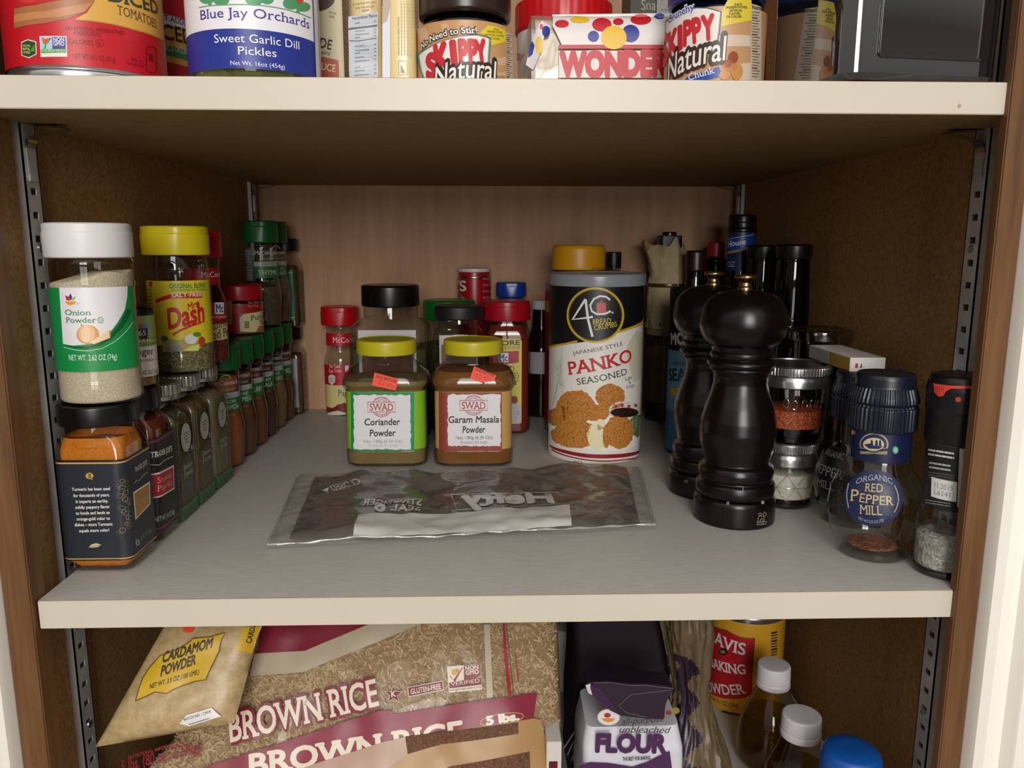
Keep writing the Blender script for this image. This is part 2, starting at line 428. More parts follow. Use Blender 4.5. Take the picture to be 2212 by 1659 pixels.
def standard(label, wallx, sg, y0, y1, z0=-.29, z1=.79):
    """slotted channel strip screwed up a side wall"""
    r = thing('shelf_standard', label, 'shelf standard', (wallx, (y0 + y1) / 2, z0), group=None)
    bm = bmesh.new(); h = .0052; w2 = (y1 - y0) / 2; pitch = .0145; sw, s_h = .0032, .0042; t = .0009
    n = int((z1 - z0) / pitch)
    def q(ya, yb, za, zb): box(min(sg * h, sg * (h - t)), max(sg * h, sg * (h - t)), ya, yb, za, zb, 0, bm)
    for i in range(n):
        a = i * pitch; q(-w2, w2, a, a + pitch - s_h)
        q(-w2, -sw, a + pitch - s_h, a + pitch); q(sw, w2, a + pitch - s_h, a + pitch)
    for ya, yb in ((-w2, -w2 + t), (w2 - t, w2)): box(min(0, sg * h), max(0, sg * h), ya, yb, 0, n * pitch, 0, bm)
    obj('channel', bm, STEEL, r, smooth=0)
    for zz in (.17, .50, .83):
        b2 = lathe([(0, 0), (.0027, 0), (.0024, .0012), (0, .0016)], 0, 16); o = obj('screw_head', b2, TIN, r)
        o.rotation_euler = (0, sg * PI / 2, 0); o.location = (sg * h, 0, zz)
    return r
G = 'slotted steel shelf standards up the side walls'
for lb, wx, sg, y0, y1 in (('slotted steel shelf standard on the left wall near the front, beside the jars', XL, 1, .050, .066),
                           ('slotted steel shelf standard at the back of the left wall, above the green capped bottles', XL, 1, .520, .536),
                           ('slotted steel shelf standard on the right wall near the front, partly behind the wooden stile', XR0 - .0014, -1, .049, .065),
                           ('slotted steel shelf standard at the back of the right wall, above the blue labelled bottle', XR1 + .0001, -1, .518, .534)):
    standard(lb, wx, sg, y0, y1)['group'] = G
def clip(label, wx, sg, y, L=.024):
    r = thing('shelf_clip', label, 'shelf clip', (wx + sg * .0052, y, ZU - .03))
    pth = [(.001, 0), (.0012, .018), (.0035, .0225), (.008, .0245), (L - .002, .0265), (L, .0275), (L - .001, .0285), (.002, .0296)]
    bm = bmesh.new(); w2 = .005; rows = []
    for x, z in pth: rows.append([bm.verts.new((sg * x, yy, z)) for yy in (-w2, w2)])
    for a, b in zip(rows, rows[1:]): bm.faces.new((a[0], a[1], b[1], b[0]))
    bmesh.ops.solidify(bm, geom=bm.faces[:], thickness=.0011)
    obj('tongue', bm, TIN, r, smooth=50)
    obj('hook', box(min(0, sg * .0012), max(0, sg * .0012), -.0045, .0045, -.004, .016, .0003), STEEL, r); return r
for lb, wx, sg, y in (('steel shelf clip under the upper shelf at front left', XL, 1, .058), ('steel shelf clip under the upper shelf in the back left corner', XL, 1, .528),
                      ('steel shelf clip under the upper shelf at front right', XR0 - .0014, -1, .057), ('steel shelf clip under the upper shelf in the back right corner', XR1, -1, .526)):
    clip(lb, wx, sg, y)['group'] = 'steel clips holding the upper shelf'

# ------------------------------------------------------------------ things on the middle shelf: left row
def pl(ul, ur, v, y):
    a, b = at_y(ul, v, y).x, at_y(ur, v, y).x; return (a + b) / 2, (b - a) / 2
def hz(u, v, y): return at_y(u, v, y).z
Z5, Z6, Z7, Z8 = (.2894, 0, 420), (.2894, 250, 420), (.3135, 60, 780), (.3013, 300, 680)
ZC, ZP, ZV, ZM = (.2894, 660, 540), (.3255, 1140, 480), (.217, 1340, 430), (.3616, 1400, 560)
ZJ, ZH, ZN, ZL = (.3737, 1600, 660), (.4159, 540, 960), (.199, 1740, 900), (.1568, 480, 460)
ZG = (.1356, 900, 560)
def flip_cap(bm_r, z0, z1, notch=True, segs=56):
    """smooth round shaker lid with a slight overhang line and dished thumb notch"""
    bm = lathe([(bm_r * .93, z0), (bm_r, z0 + .0004), (bm_r * 1.005, z1 - (z1 - z0) * .28), (bm_r * .985, z1 - (z1 - z0) * .26), (bm_r * .985, z1 - .0008), (bm_r * .9, z1), (0, z1)], .0009, segs)
    if notch:
        zc = z0 + (z1 - z0) * .62
        for v in bm.verts:
            if v.co.y < 0 and abs(v.co.x) < bm_r * .42 and v.co.z > zc:
                v.co.y += .0016 * math.cos(v.co.x / (bm_r * .42) * PI / 2)
    return bm

# turmeric and smoked paprika jars: square glass with black caps
def square_jar(name, label, x, y, w, d, c, zs, cap, fill, ztop):
    """zs: label bottom, label top, shoulder, neck top; cap: radius, z0, z1"""
    r = thing(name, label, 'spice jar', (x, y, 0)); rc, c0, c1 = cap
    sec = [(w - .006, d - .006, c, .0006), (w - .001, d - .001, c, .0022), (w, d, c, .006), (w, d, c, zs[2] - .006), (w - .003, d - .003, c + .001, zs[2] - .001), (w * .9, d * .9, c + .006, zs[2] + .003), (rc * 1.86, rc * 1.86, rc * .92, zs[2] + .0055), (rc * 1.84, rc * 1.84, rc * .92, c0 + .001)]
    obj('body', loft(sec, 8), GLASS, r)
    k = .0022
    s2 = [(w - .010, d - .010, c, .003), (w - 2 * k, d - 2 * k, c, .007), (w - 2 * k, d - 2 * k, c, min(ztop, zs[2] - .007))]
    if ztop > zs[2] - .006: s2 += [(w * .86, d * .86, c + .005, zs[2] + .0015), (rc * 1.6, rc * 1.6, rc * .75, ztop)]
    else: s2 += [(w - .012, d - .012, c, ztop + .002)]
    obj('contents', loft(s2, 8), fill, r)
    obj('lid', lathe([(rc * .9, c0), (rc, c0), (rc, c1 - .0006), (rc * .93, c1), (0, c1)], .001, 64), BLACK, r)
    return r
NAVY = '#262a33'; GOLD = '#c9a05a'
TX, TY, TW, TD, TC = -.2652, .0608, .0448, .0404, .006
tur = square_jar('spice_jar', 'square jar of orange turmeric with black lid, below the onion powder', TX, TY, TW, TD, TC, (.0074, .077, .0885, 0), (.0243, .0978, .1112), powder('#d9801f'), .0845)
L = Lab(Wrap(TX, TY, TW, TD, TC)); L.z(*Z7); hw = TW + TD
L.uvr(-TW * .5, .0088, TW / 2 + TD - .004, .0765, NAVY, 0)
for zz, hh, mm in ((.0741, .0010, GOLD), (.0095, .0009, GOLD), (.0757, .0009, '#141318'), (.0088, .0009, '#141318')): L.uvr(-TW * .5, zz, TW / 2 + TD - .004, zz + hh, mm, 1)
for k in range(8): L.e(427 + 18 * math.cos(k * PI / 4), 790 + 16 * math.sin(k * PI / 4), 11, 7, GOLD, 2, 10)
L.e(427, 790, 6, 6, '#8a6a35', 3, 10); L.l([(430, 795), (446, 818)], 5, GOLD, 2)
for s_, a, b, yy in (('Turmeric has been used', 307, 571, 893), ('for thousands of years.', 317, 567, 936), ('It imparts an earthy,', 333, 557, 977), ('mildly peppery flavor', 330, 568, 1017), ('to foods and lends an', 334, 569, 1057), ('orange-gold color to', 340, 569, 1097), ('dishes \u2013 more Turmeric', 326, 588, 1137), ('equals more color!', 357, 565, 1178)):
    L.t(s_, a, yy, b, yy - 6, 21, '#e8e4da', 3, bold=.02, serif=True)
L.p([(420, 1283), (440, 1262), (475, 1253), (508, 1265), (485, 1280), (455, 1284), (428, 1284)], '#c8bd8c', 2); L.l([(425, 1282), (500, 1266)], 3, '#6f6844', 3)
rnd = random.Random(3)
for k in range(26):                 # printed sprigs at the jar's edge
    X, Y = 640 + rnd.uniform(-12, 70), 830 + k * 14; L.ring(X, Y, rnd.uniform(8, 22), rnd.uniform(9, 18), 2.5, '#77705c' if k % 3 else '#a58b4e', 2, 14)
L.side = 's'
L.t("TRADER JOE'S", 733, 768, 820, 712, 36, '#b9b4a8', 3, bold=.03, serif=True); L.l([(728, 845), (745, 820), (765, 822), (790, 785), (822, 765)], 4, '#b9b4a8', 3)
L.p([(722, 905), (838, 828), (842, 985), (738, 1095)], '#e8dcc4', 2); L.p([(729, 913), (832, 843), (836, 980), (744, 1080)], '#a8793e', 3)
L.t('Turmeric', 742, 1010, 832, 945, 40, '#d3ac6c', 5, serif=True)
L.ring(753, 1250, 11, 20, 4, '#d8d4c8', 2); L.t('U', 748, 1258, 758, 1252, 15, '#d8d4c8', 2); L.t('NET WT. 1.6 OZ (45g)', 776, 1240, 845, 1175, 32, '#8f8c84', 3)
L.side = 'f'; L.build('label', tur)
L = Lab(Wrap(TX, TY, TW, TD, TC)).z(*Z7); L.t('SELL BY 10/09/19 17221', 300, 1432, 630, 1420, 24, '#4a3018', 2); L.build('date_stamp', tur)

PX, PY, PW, PD = -.2652, .1088, .0420, .0360
pap = square_jar('spice_jar', 'square jar of smoked paprika with black lid, below the ginger bottle', PX, PY, PW, PD, .006, (.0074, .079, .088, 0), (.0192, .0965, .1128), powder('#7a2c14'), .090)
L = Lab(Wrap(PX, PY, PW, PD, .006)).z(*Z7); u1 = PW / 2 + PD - .003
L.uvr(-PW * .4, .0085, u1, .0775, '#17161a', 0)
for zz in (.0745, .0105): L.uvr(-PW * .4, zz, u1, zz + .0012, '#8c3038', 1)
L.side = 's'
L.t("TRADER JOE'S", 872, 668, 990, 618, 38, '#d8d4cc', 3, bold=.03, serif=True); L.l([(855, 732), (878, 715), (905, 716), (930, 688), (998, 655)], 4, '#d8d4cc', 3)
L.p([(858, 790), (1003, 715), (1008, 880), (868, 965)], '#e6d9d2', 2); L.p([(866, 798), (998, 730), (1003, 873), (876, 950)], '#a82229', 3)
L.t('Smoked', 900, 842, 985, 800, 42, '#dca59b', 5, serif=True); L.t('Paprika', 902, 900, 988, 850, 42, '#dca59b', 5, serif=True)
L.ring(874, 1134, 15, 20, 4, '#d8d4c8', 2); L.t('U', 867, 1142, 881, 1136, 16, '#d8d4c8', 2); L.t('NET WT. 1.8 OZ (50g)', 905, 1112, 1008, 1050, 34, '#d0ccc4', 3)
L.build('label', pap)

# onion powder jar on the turmeric jar
OX, OY, OR, ZO = -.2636, .0645, .0252, .1113
on = thing('spice_jar', 'round jar of pale onion powder with white lid and green label', 'spice jar', (OX, OY, ZO))
obj('body', lathe([(0, .0005), (.0236, 0), (.0252, .002), (.0252, .0145), (.0247, .0155), (.0247, .0735), (.0254, .0755), (.0254, .090), (.0240, .0925), (.0232, .0935)], .0012, 64), CLEAR, on)
bm = lathe([(0, .0015), (.0228, .0015), (.0240, .003), (.0240, .074), (.0243, .0795), (0, .084)], .001, 48)
for v in bm.verts:
    if v.co.z > .074: v.co.z += .0045 * (v.co.x / .024) + .0012 * math.sin(v.co.y * 300)
obj('contents', bm, powder('#dccbb0'), on)
obj('lid', flip_cap(.0258, .0925, .1142, False, 64), WHITE, on); ON = Rev(OX, OY, .02485)
L = Lab(ON).z(*Z5); L.uvr(-.036, .1337, .040, .1858, '#0f8a44', 0)
L.p([(443, 688), (950, 685), (948, 760), (930, 860), (880, 950), (820, 1030), (740, 1085), (640, 1120), (540, 1128), (473, 1115)], '#e4e2e4', 1)
L.l([(476, 1122), (560, 1140), (650, 1145), (740, 1120), (830, 1060), (910, 970), (962, 860)], [3, 12, 18, 24, 30, 34, 36], '#0a5a30', 1); L.l([(476, 1138), (560, 1160), (660, 1168), (760, 1150), (860, 1095), (940, 1020), (990, 950)], 4, '#cfe8d4', 2)
L.t('Onion', 491, 900, 680, 900, 42, '#1d7a52', 3, serif=True); L.t('Powder', 497, 957, 716, 957, 42, '#1d7a52', 3, serif=True)
L.ring(750, 938, 20, 21, 4, '#1d7a52', 2); L.t('U', 741, 949, 759, 949, 22, '#1d7a52', 2)
L.t('NET WT. 2.62 OZ (74g)', 519, 1237, 872, 1228, 42, '#eef2ec', 3)
L.e(656, 1046, 84, 72, '#d99a66', 2); L.e(650, 1040, 62, 66, '#e6b98a', 3); L.e(643, 1044, 34, 62, '#edcba4', 4); L.p([(610, 965), (622, 978), (600, 982)], '#c98a55', 3)
L.p([(668, 1102), (735, 1062), (800, 1015), (824, 1018), (822, 1068), (770, 1090), (700, 1118)], '#ecd0a8', 5); L.p([(812, 1014), (824, 1018), (822, 1068), (814, 1060)], '#c98a4e', 6)
L.p([(488, 798), (571, 798), (558, 818), (532, 827), (502, 820)], '#e69a2a', 2); L.p([(489, 752), (512, 762), (524, 792), (498, 790)], '#c8283a', 2); L.p([(527, 738), (541, 766), (532, 793), (514, 768)], '#6a2a86', 3); L.p([(538, 778), (566, 760), (560, 776), (544, 792)], '#7fae3c', 2); L.ring(582, 817, 8, 8, 2, '#888888', 2, 12)
L.uvr(-.0345, .1375, -.0300, .182, '#d8d6d2', 1); L.build('label', on)

# ginger bottle on the paprika jar
gx, gy, gr = PX + .001, PY, .0182
gi = thing('spice_bottle', 'small glass bottle of ground ginger with flat black lid, half behind the onion powder', 'spice bottle', (gx, gy, .1130))
obj('body', lathe([(0, 0), (.0172, 0), (gr, .0015), (gr, .0495), (.0165, .0505)], .001), GLASS, gi)
obj('contents', lathe([(0, .001), (.0166, .001), (.0166, .046), (0, .047)], .0008), powder('#a0764a'), gi)
obj('lid', lathe([(.0168, .0502), (.0186, .0502), (.0186, .0555), (.0172, .0562), (.0166, .0572), (0, .0572)], .0006), BLACK, gi)
L = Lab(Rev(gx, gy, gr)).z(*Z6); L.uvr(-.030, .1205, .036, .1633, '#d9d4c8', 0); L.uvr(-.030, .1478, .036, .1633, '#8f9c5f', 1); L.uvr(-.030, .1420, .036, .1478, '#6f8f3a', 1)
L.r(128, 968, 236, 1080, '#33263a', 2)
for k, cc in enumerate(('#c98a5a', '#b0503a', '#3f8fc0')): L.r(130 + k * 35, 968, 165 + k * 35, 1000, cc, 3)
L.t('365', 137, 1055, 221, 1052, 40, '#e8e4dc', 4, serif=True); L.t('ORGANIC', 146, 1105, 288, 1100, 26, '#e8ead8', 3, suf='GANIC', track=1.2)
L.t('Ginger', 152, 1198, 278, 1192, 54, '#4a3a34', 3, suf='nger', serif=True); L.t('GROUND', 158, 1252, 270, 1244, 22, '#8a4a34', 3, suf='OUND', shear=.3); L.l([(270, 1236), (300, 1228), (322, 1232)], 2, '#8a4a34', 3)
L.t('NET WT 0.42 OZ (12g)', 176, 1348, 312, 1330, 32, '#5a3e38', 3, suf='0.42 OZ (12g)'); L.ring(333, 1290, 12, 24, 4, '#6a5448', 2)
L.build('label', gi)

# three square jars with silver lids
SIL = M('#b5b2ac', .28, .9)
def silver_jar(y, w, d, txt, fill, label, zc):
    x = -.2650; r = thing('spice_jar', label, 'spice jar', (x, y, 0), group='silver lidded square herb jars')
    obj('body', loft([(w - .005, d - .005, .004, .0006), (w, d, .004, .004), (w, d, .004, .078), (w * .97, d * .97, .006, .0825), (.032, .031, .013, .0895), (.0305, .0305, .0150, .0915), (.0305, .0305, .0150, .096)], 7), GLASS, r)
    obj('contents', loft([(w - .007, d - .007, .004, .0025), (w - .004, d - .004, .0035, .006), (w - .004, d - .004, .0035, .076), (w * .85, d * .85, .006, .081), (.027, .027, .012, .086)], 6), fill, r)
    obj('lid', lathe([(.0168, .0952), (.0176, .0956), (.0172, .0975), (.0172, .0985), (.0178, .0990), (.0178, .1068), (.0170, .1078), (.0140, .1076), (0, .1076)], .0004, ribs=(30, .0007, .0989, .107)), SIL, r)
    sf = Wrap(x, y, w, d, .004); L = Lab(sf); L.z(*Z8); L.side = 's'
    u0 = w / 2 + .001; u1 = u0 + d - .005; um = (u0 + u1) / 2
    def circ(cu, cv, ru, rv, n=24): return [Vector((cu + ru * math.cos(2 * PI * k / n), cv + rv * math.sin(2 * PI * k / n))) for k in range(n)]
    L.uvr(-w * .3, .0020, u1, .0125, '#2c5a32', 0); L.uvr(u0, .0085, u1, .0125, '#40683f', 1)
    q = circ(um, .0640, .0098, .0112); L.raw(q, [tuple(range(24))], '#c9ccc4', 1); q = circ(um, .0640, .0088, .0100); L.raw(q, [tuple(range(24))], '#6e7268', 2)
    q = circ(um, .0640, .0084, .0096); L.raw(q, [tuple(range(24))], '#b4b8b0', 3)
    for k in range(4): L.uvr(um - .006 + k * .0008, .0672 - k * .0024, um + .0055 - k * .0006, .0680 - k * .0024, '#55594f', 4)
    q = circ(um + .0098, .0535, .0022, .0024, 12); L.raw(q, [tuple(range(12))], '#8c9088', 2)
    L.uvr(um - .0088, .0330, um - .0078, .0442, '#b8bab0', 2)
    for k, t_ in enumerate(txt):
        vs, fs, a, b = glyphs(t_); kx = min(.0145 / (b - a), .0044)
        L.raw([Vector((um - .0062 + (X - a) * kx, .0400 - k * .0056 + Y * .0034)) for X, Y in vs], fs, '#c2c4b8', 3)
    L.build('label', r); return r
silver_jar(.1500, .0400, .0360, ('Italian', 'Seasoning'), flakes('italian_herbs', ['#3c3a24', '#59543a', '#6c6546', '#4a4a2c'], 420), 'square jar of dried herbs with ribbed silver lid, next to the smoked paprika', .1)
silver_jar(.1905, .0400, .0360, ('Ground', 'Cumin'), powder('#6f5c3c'), 'square jar of ground cumin with silver lid, middle one of the three', .1)
silver_jar(.2340, .0400, .0400, ('Garlic', 'Powder'), powder('#8a7d5c'), 'square jar of pale powder with silver lid, next to the green capped bottles', .1)

# salt-free blend shaker, crushed red pepper, pumpkin spice: standing on the lids
ZS = .1079
dx, dy, dr = -.2655, .2105, .0246
da = thing('spice_shaker', 'round clear shaker of herb blend with yellow lid and yellow label', 'spice shaker', (dx, dy, ZS))
obj('body', lathe([(0, .0004), (.0225, 0), (dr, .002), (dr, .014), (dr - .0006, .016), (dr - .0006, .081), (dr, .084), (.0232, .093), (.0226, .096)], .0015, 56), CLEAR, da)
obj('contents', lathe([(0, .001), (.0222, .001), (.0234, .003), (.0234, .030), (0, .033)], .001), flakes('herb_blend', ['#4c4428', '#7d7148', '#9c8f62', '#5d5a34', '#b0a276'], 380), da)
obj('lid', flip_cap(.0262, .0955, .1190, True, 64), M('#e3cf1f', .3), da)
L = Lab(Rev(dx, dy, dr - .0004)).z(*Z6); L.uvr(-.040, ZS + .0235, .052, ZS + .0755, '#e3cf2b', 0)
L.p([(298, 785), (400, 745), (640, 728), (646, 772), (410, 775), (300, 812)], '#c9262b', 1)
L.t('ORIGINAL BLEND', 400, 700, 630, 695, 34, '#2f8a36', 2, bold=.03, pre='ORIGINAL BLE'); L.t('SEASONING BLEND', 418, 722, 630, 718, 17, '#3f9a3c', 2, bold=.02, pre='SEASONING BL')
L.t('SALT\u00b7FREE', 415, 768, 640, 758, 28, '#f0e6d0', 3, bold=.03)
L.t('Mrs', 540, 865, 612, 835, 52, '#c8242c', 3, bold=.03, shear=.3); L.t('Dash', 395, 1003, 660, 935, 150, '#c8242c', 4, bold=.035, shear=.2)
L.l([(425, 1048), (480, 1015), (560, 980), (662, 945)], [14, 16, 14, 8], '#c8242c', 3)
L.p([(350, 1060), (380, 1070), (470, 1090), (560, 1060), (660, 1130), (600, 1170), (470, 1172), (350, 1176)], '#a9a36a', 1); L.e(560, 1080, 45, 38, '#e8e6dc', 2); L.e(520, 1130, 22, 14, '#e09a4a', 3); L.e(640, 1100, 26, 40, '#b04a22', 2); L.e(605, 1045, 30, 18, '#5a8a2c', 3); L.e(365, 1075, 25, 20, '#3f6a2a', 2); L.p([(500, 1165), (560, 1130), (625, 1118), (615, 1168)], '#dfe06a', 3); L.e(440, 1150, 60, 22, '#8c8f86', 2)
L.r(250, 650, 275, 690, '#b83a2a', 1); L.lines(245, 700, 275, 850, 6, '#8a7a20', seed=4)
L.build('label', da)

rx, ry, rr = -.2655, .2635, .0196
re_ = thing('spice_bottle', 'clear bottle of crushed red pepper with red lid, right of the yellow shaker', 'spice bottle', (rx, ry, ZS))
obj('body', lathe([(0, .0004), (.0180, 0), (rr, .002), (rr, .054), (.0188, .0585), (.0158, .0655), (.0155, .068), (.0155, .0875), (.0165, .0885), (.0165, .092), (.0150, .094)], .0018), CLEAR, re_)
obj('contents', lathe([(0, .001), (.0176, .001), (.0186, .003), (.0186, .050), (0, .052)], .001), flakes('chilli_flakes', ['#4a1410', '#6a1e14', '#8a3018', '#a8562a', '#531512'], 330), re_)
obj('lid', flip_cap(.0188, .0925, .1165), M('#a50f1c', .32), re_)
sf = Rev(rx, ry, lambda z: rr if z < ZS + .054 else (.0156 if z > ZS + .066 else rr + (.0156 - rr) * (z - ZS - .054) / .012))
L = Lab(sf).z(*Z6); k = .03
L.uvr(-1.2 * k, ZS + .0690, 1.9 * k, ZS + .0838, '#a8141f', 0); L.t('McCormick', 640, 620, 752, 615, 42, '#ece2dc', 2, pre='Corm', serif=True); L.build('neck_label', re_)
L = Lab(sf).z(*Z6)
L.uvr(-1.2 * k, ZS + .0345, 1.9 * k, ZS + .0535, '#a8141f', 0); L.uvr(-1.2 * k, ZS + .020, 1.9 * k, ZS + .0345, '#d9c98c', 0)
L.r(736, 805, 806, 893, '#e6e4ea', 1); L.t('Mc', 746, 878, 800, 878, 58, '#1e3f8f', 2, bold=.02, serif=True); L.p([(705, 905), (830, 890), (830, 925), (715, 938)], '#c01a24', 2); L.t('McCormick', 720, 925, 820, 918, 18, '#f0e0d8', 3)
L.t('CRUSHED', 672, 1025, 818, 975, 52, '#33262a', 2, pre='CRUSHE', serif=True); L.t('Red Pepper', 672, 1090, 832, 1050, 66, '#33262a', 2, pre='ed Pep', serif=True)
L.build('label', re_)

qx, qy, qr, ZQ_ = -.2710, .3850, .0232, .1192
pu = thing('spice_jar', 'short round red labelled jar of pumpkin spice with red lid', 'spice jar', (qx, qy, ZQ_))
obj('body', lathe([(0, .0003), (.0222, 0), (qr, .0018), (qr, .033), (.0218, .0362)], .0014, 56), CLEAR, pu)
obj('contents', lathe([(0, .001), (.0222, .001), (.0224, .030), (0, .031)], .001), powder('#8a5a34'), pu)
obj('lid', lathe([(.0215, .0355), (.0236, .0358), (.0236, .0502), (.0222, .0518), (.0205, .0520), (.0200, .0512), (0, .0512)], .0008, 64), M('#a80f1a', .3), pu)
L = Lab(Rev(qx, qy, qr)).z(*ZL); L.uvr(-.034, ZQ_ + .0025, .040, ZQ_ + .0325, '#a01019', 0)
L.p([(240, 1440), (300, 1390), (640, 1330), (645, 1640), (460, 1640), (245, 1635)], '#d9cf9c', 1); L.p([(460, 1640), (500, 1560), (640, 1540), (645, 1640)], '#a8703c', 2)
L.t('The Taste', 350, 1250, 498, 1240, 32, '#d9a8a0', 2); L.t('You Trust', 345, 1298, 500, 1290, 32, '#d9a8a0', 2)
L.r(540, 1212, 605, 1310, '#dfe2ea', 2); L.t('Mc', 553, 1296, 596, 1296, 60, '#1e3f8f', 3, bold=.02, serif=True); L.l([(530, 1330), (605, 1318)], 10, '#c83030', 2)
L.t('Pumpkin', 395, 1485, 610, 1430, 72, '#2c231c', 2, pre='Pumpk', serif=True); L.t('Spice', 515, 1535, 620, 1515, 62, '#2c231c', 2, pre='Spi', serif=True)
L.r(60, 1215, 135, 1535, '#a58a5c', 1); L.lines(68, 1230, 128, 1520, 12, '#6a4a34', z=2, seed=5); L.r(305, 1490, 372, 1590, '#8a8758', 2)
L.build('label', pu)

# green capped spice bottles in a row against the left wall, two more on top
GREEN = M('#0d5a26', .35)
BOT = [(0, .0006), (.0168, 0), (.0178, .002), (.0192, .018), (.0203, .036), (.0198, .043), (.0180, .052), (.0174, .058), (.0174, .090), (.0180, .092), (.0165, .095), (.0160, .097)]
def rbot(z):
    for (a, b), (c, d) in zip(BOT, BOT[1:]):
        if b <= z <= d and d > b: return a + (c - a) * (z - b) / (d - b)
    return .0174
def gourmet(y, z0, fill, ztop, words, label, x=-.2668, arc=False, tall=None, clear_back=False, group='green capped spice bottles along the left wall'):
    r = thing('spice_bottle', label, 'spice bottle', (x, y, z0), group=group)
    obj('body', lathe(BOT, .002, 40), CLEAR, r)
    cp = [(0, .002), (.0160, .0015)] + [(rbot(q) - .0011, q) for q in (.003, .018, .036, .043, .052, .058, .075, .09) if q < ztop] + [(rbot(ztop) - .0011, ztop), (0, ztop + .001)]
    obj('contents', lathe(cp, .001, 32), fill, r)
    obj('lid', flip_cap(.0196, .0945, .1190, True, 48), GREEN, r)
    sf = Rev(x, y, lambda z: rbot(z - z0)); L = Lab(sf); k = .03; c0 = .62   # the printed front is turned towards the room
    def put(t_, v, h, m, a, b2, bold=0, serif=False):
        vs, fs, p_, q_ = glyphs(t_, bold, serif); L.raw([Vector(((a + (X - p_) / (q_ - p_) * (b2 - a)) * k, z0 + v + Y * h)) for X, Y in vs], fs, m, 3)
    put('McCormick', .0815, .0042, '#cfcfc8', c0 - .75, c0 + .8, 0, True)
    put('GOURMET', .0755, .0024, '#a8a8a0', c0 - .5, c0 + .55)
    L.uvr((c0 - .85) * k, z0 + .0685, (c0 + 1.3) * k, z0 + .0735, '#a9b0b0', 0); put('ORGANIC', .0697, .0027, '#4f7a50', c0 - .35, c0 + .5)
    L.uvr((c0 - .85) * k, z0 + .0555, (c0 + 1.3) * k, z0 + .0685, '#2c6a34', 0)
    if len(words) == 2: put(words[0], .0635, .0033, '#c9d2c6', c0 - .45, c0 + .5); put(words[1], .0572, .0048, '#c9d2c6', c0 - .62, c0 + .7)
    else: put(words[0], .0590, .0055, '#c9d2c6', c0 - .62, c0 + .7)
    put('NET WT 1.5 OZ', .0512, .0020, '#9a9a92', c0 - .35, c0 + .4)
    if arc: L.raw([Vector(((c0 + (.30 - q * .05) * math.cos(t)) * k, z0 + .0865 + (.0052 - q * .0014) * math.sin(t))) for q in (0, 1) for t in [PI * j / 10 for j in range(11)]], [(j, j + 1, j + 12, j + 11) for j in range(10)], '#8fae2a', 2)
    if clear_back:
        L.uvr((c0 - 1.75) * k, z0 + .052, (c0 - .95) * k, z0 + .088, '#70746f', 0)
        for j in range(11): L.uvr((c0 - 1.68) * k, z0 + .0545 + j * .003, (c0 - 1.02 - .05 * (j % 3)) * k, z0 + .0558 + j * .003, '#a8aca8', 2)
    L.build('label', r); return r
row = [('#a05a2a', .0880, ('SAIGON', 'CINNAMON'), 'green capped bottle of orange brown cinnamon, nearest of the row', 1), ('#6d452e', .086, ('GROUND', 'NUTMEG'), 'green capped bottle of brown nutmeg, second of the row from the front', 0),
       ('#7d4a2a', .084, ('RED CURRY',), 'green capped bottle of reddish curry powder, third of the row from the front', 0), ('#5e3f2c', .080, ('GARAM', 'MASALA'), 'green capped bottle of dark brown masala, fourth of the row from the front', 0),
       ('#8f7344', .060, ('GROUND', 'MUSTARD'), 'green capped bottle of yellowish ground mustard, fifth of the row from the front', 0), ('#6b4a34', .086, ('NUTMEG',), 'green capped bottle of brown spice, last green cap before the black capped bottle', 0)]
for i, (cc, zt, wd, lb, ac) in enumerate(row): gourmet(.2985 + .0406 * i, 0, powder(cc), zt, wd, lb, arc=ac)
gourmet(.4600, .1192, flakes('thyme', ['#4a3f28', '#6b5c3c', '#5a5030'], 300), .046, ('THYME',), 'green capped clear bottle of thyme standing on the row, behind the pumpkin spice', clear_back=True)
gourmet(.5010, .1192, flakes('bay_leaves', ['#4a4228', '#756646', '#5a5634'], 130), .060, ('WHOLE', 'BAY LEAVES'), 'green capped bottle of dried leaves standing on the row, beside the corner', arc=True)
def black_bottle(x, y, z0, label, fill, strip, stripm, words):
    r = thing('spice_bottle', label, 'spice bottle', (x, y, z0))
    obj('body', loft([(.030, .030, .006, .0004), (.0345, .0345, .007, .003), (.0345, .0345, .007, .074), (.030, .030, .010, .082), (.024, .024, .0115, .089), (.0235, .0235, .0115, .095)], 7), GLASS, r)
    obj('contents', loft([(.028, .028, .006, .002), (.031, .031, .006, .005), (.031, .031, .006, .070), (.026, .026, .008, .076)], 6), fill, r)
    obj('lid', lathe([(.0130, .0945), (.0152, .0948), (.0152, .1085), (.0140, .1095), (0, .1095)], .0006), BLACK, r)
    sf = Wrap(x, y, .0345, .0345, .007); L = Lab(sf)
    L.uvr(-.012, z0 + .010, .0120, z0 + .072, stripm, 0); u0 = .0345 / 2 + .0045
    if words:
        L.uvr(-.012, z0 + .068, .012, z0 + .069, '#8fc0a8', 1); L.uvr(-.012, z0 + .013, .012, z0 + .014, '#8fc0a8', 1)
        L.uvr(u0 - .001, z0 + .006, u0 + .023, z0 + .070, '#54452f', 0); L.uvr(u0, z0 + .034, u0 + .021, z0 + .050, '#9a927c', 1); L.uvr(u0 + .0007, z0 + .0347, u0 + .021, z0 + .0493, '#54452f', 2)
        for j in range(3): L.uvr(u0 + .002, z0 + .057 + j * .003, u0 + .017 - j * .003, z0 + .0582 + j * .003, '#7a7058', 2)
    else:
        for j in range(5): L.uvr(u0 + .003, z0 + .020 + j * .009, u0 + .018, z0 + .0212 + j * .009, '#7a5a48', 1)
    L.build('label', r); return r
black_bottle(-.2600, .5400, 0, 'black capped square bottle with pale silvery strip, on the shelf in the corner', powder('#6a4a36'), 1, M('#9aa0a4', .3), False)
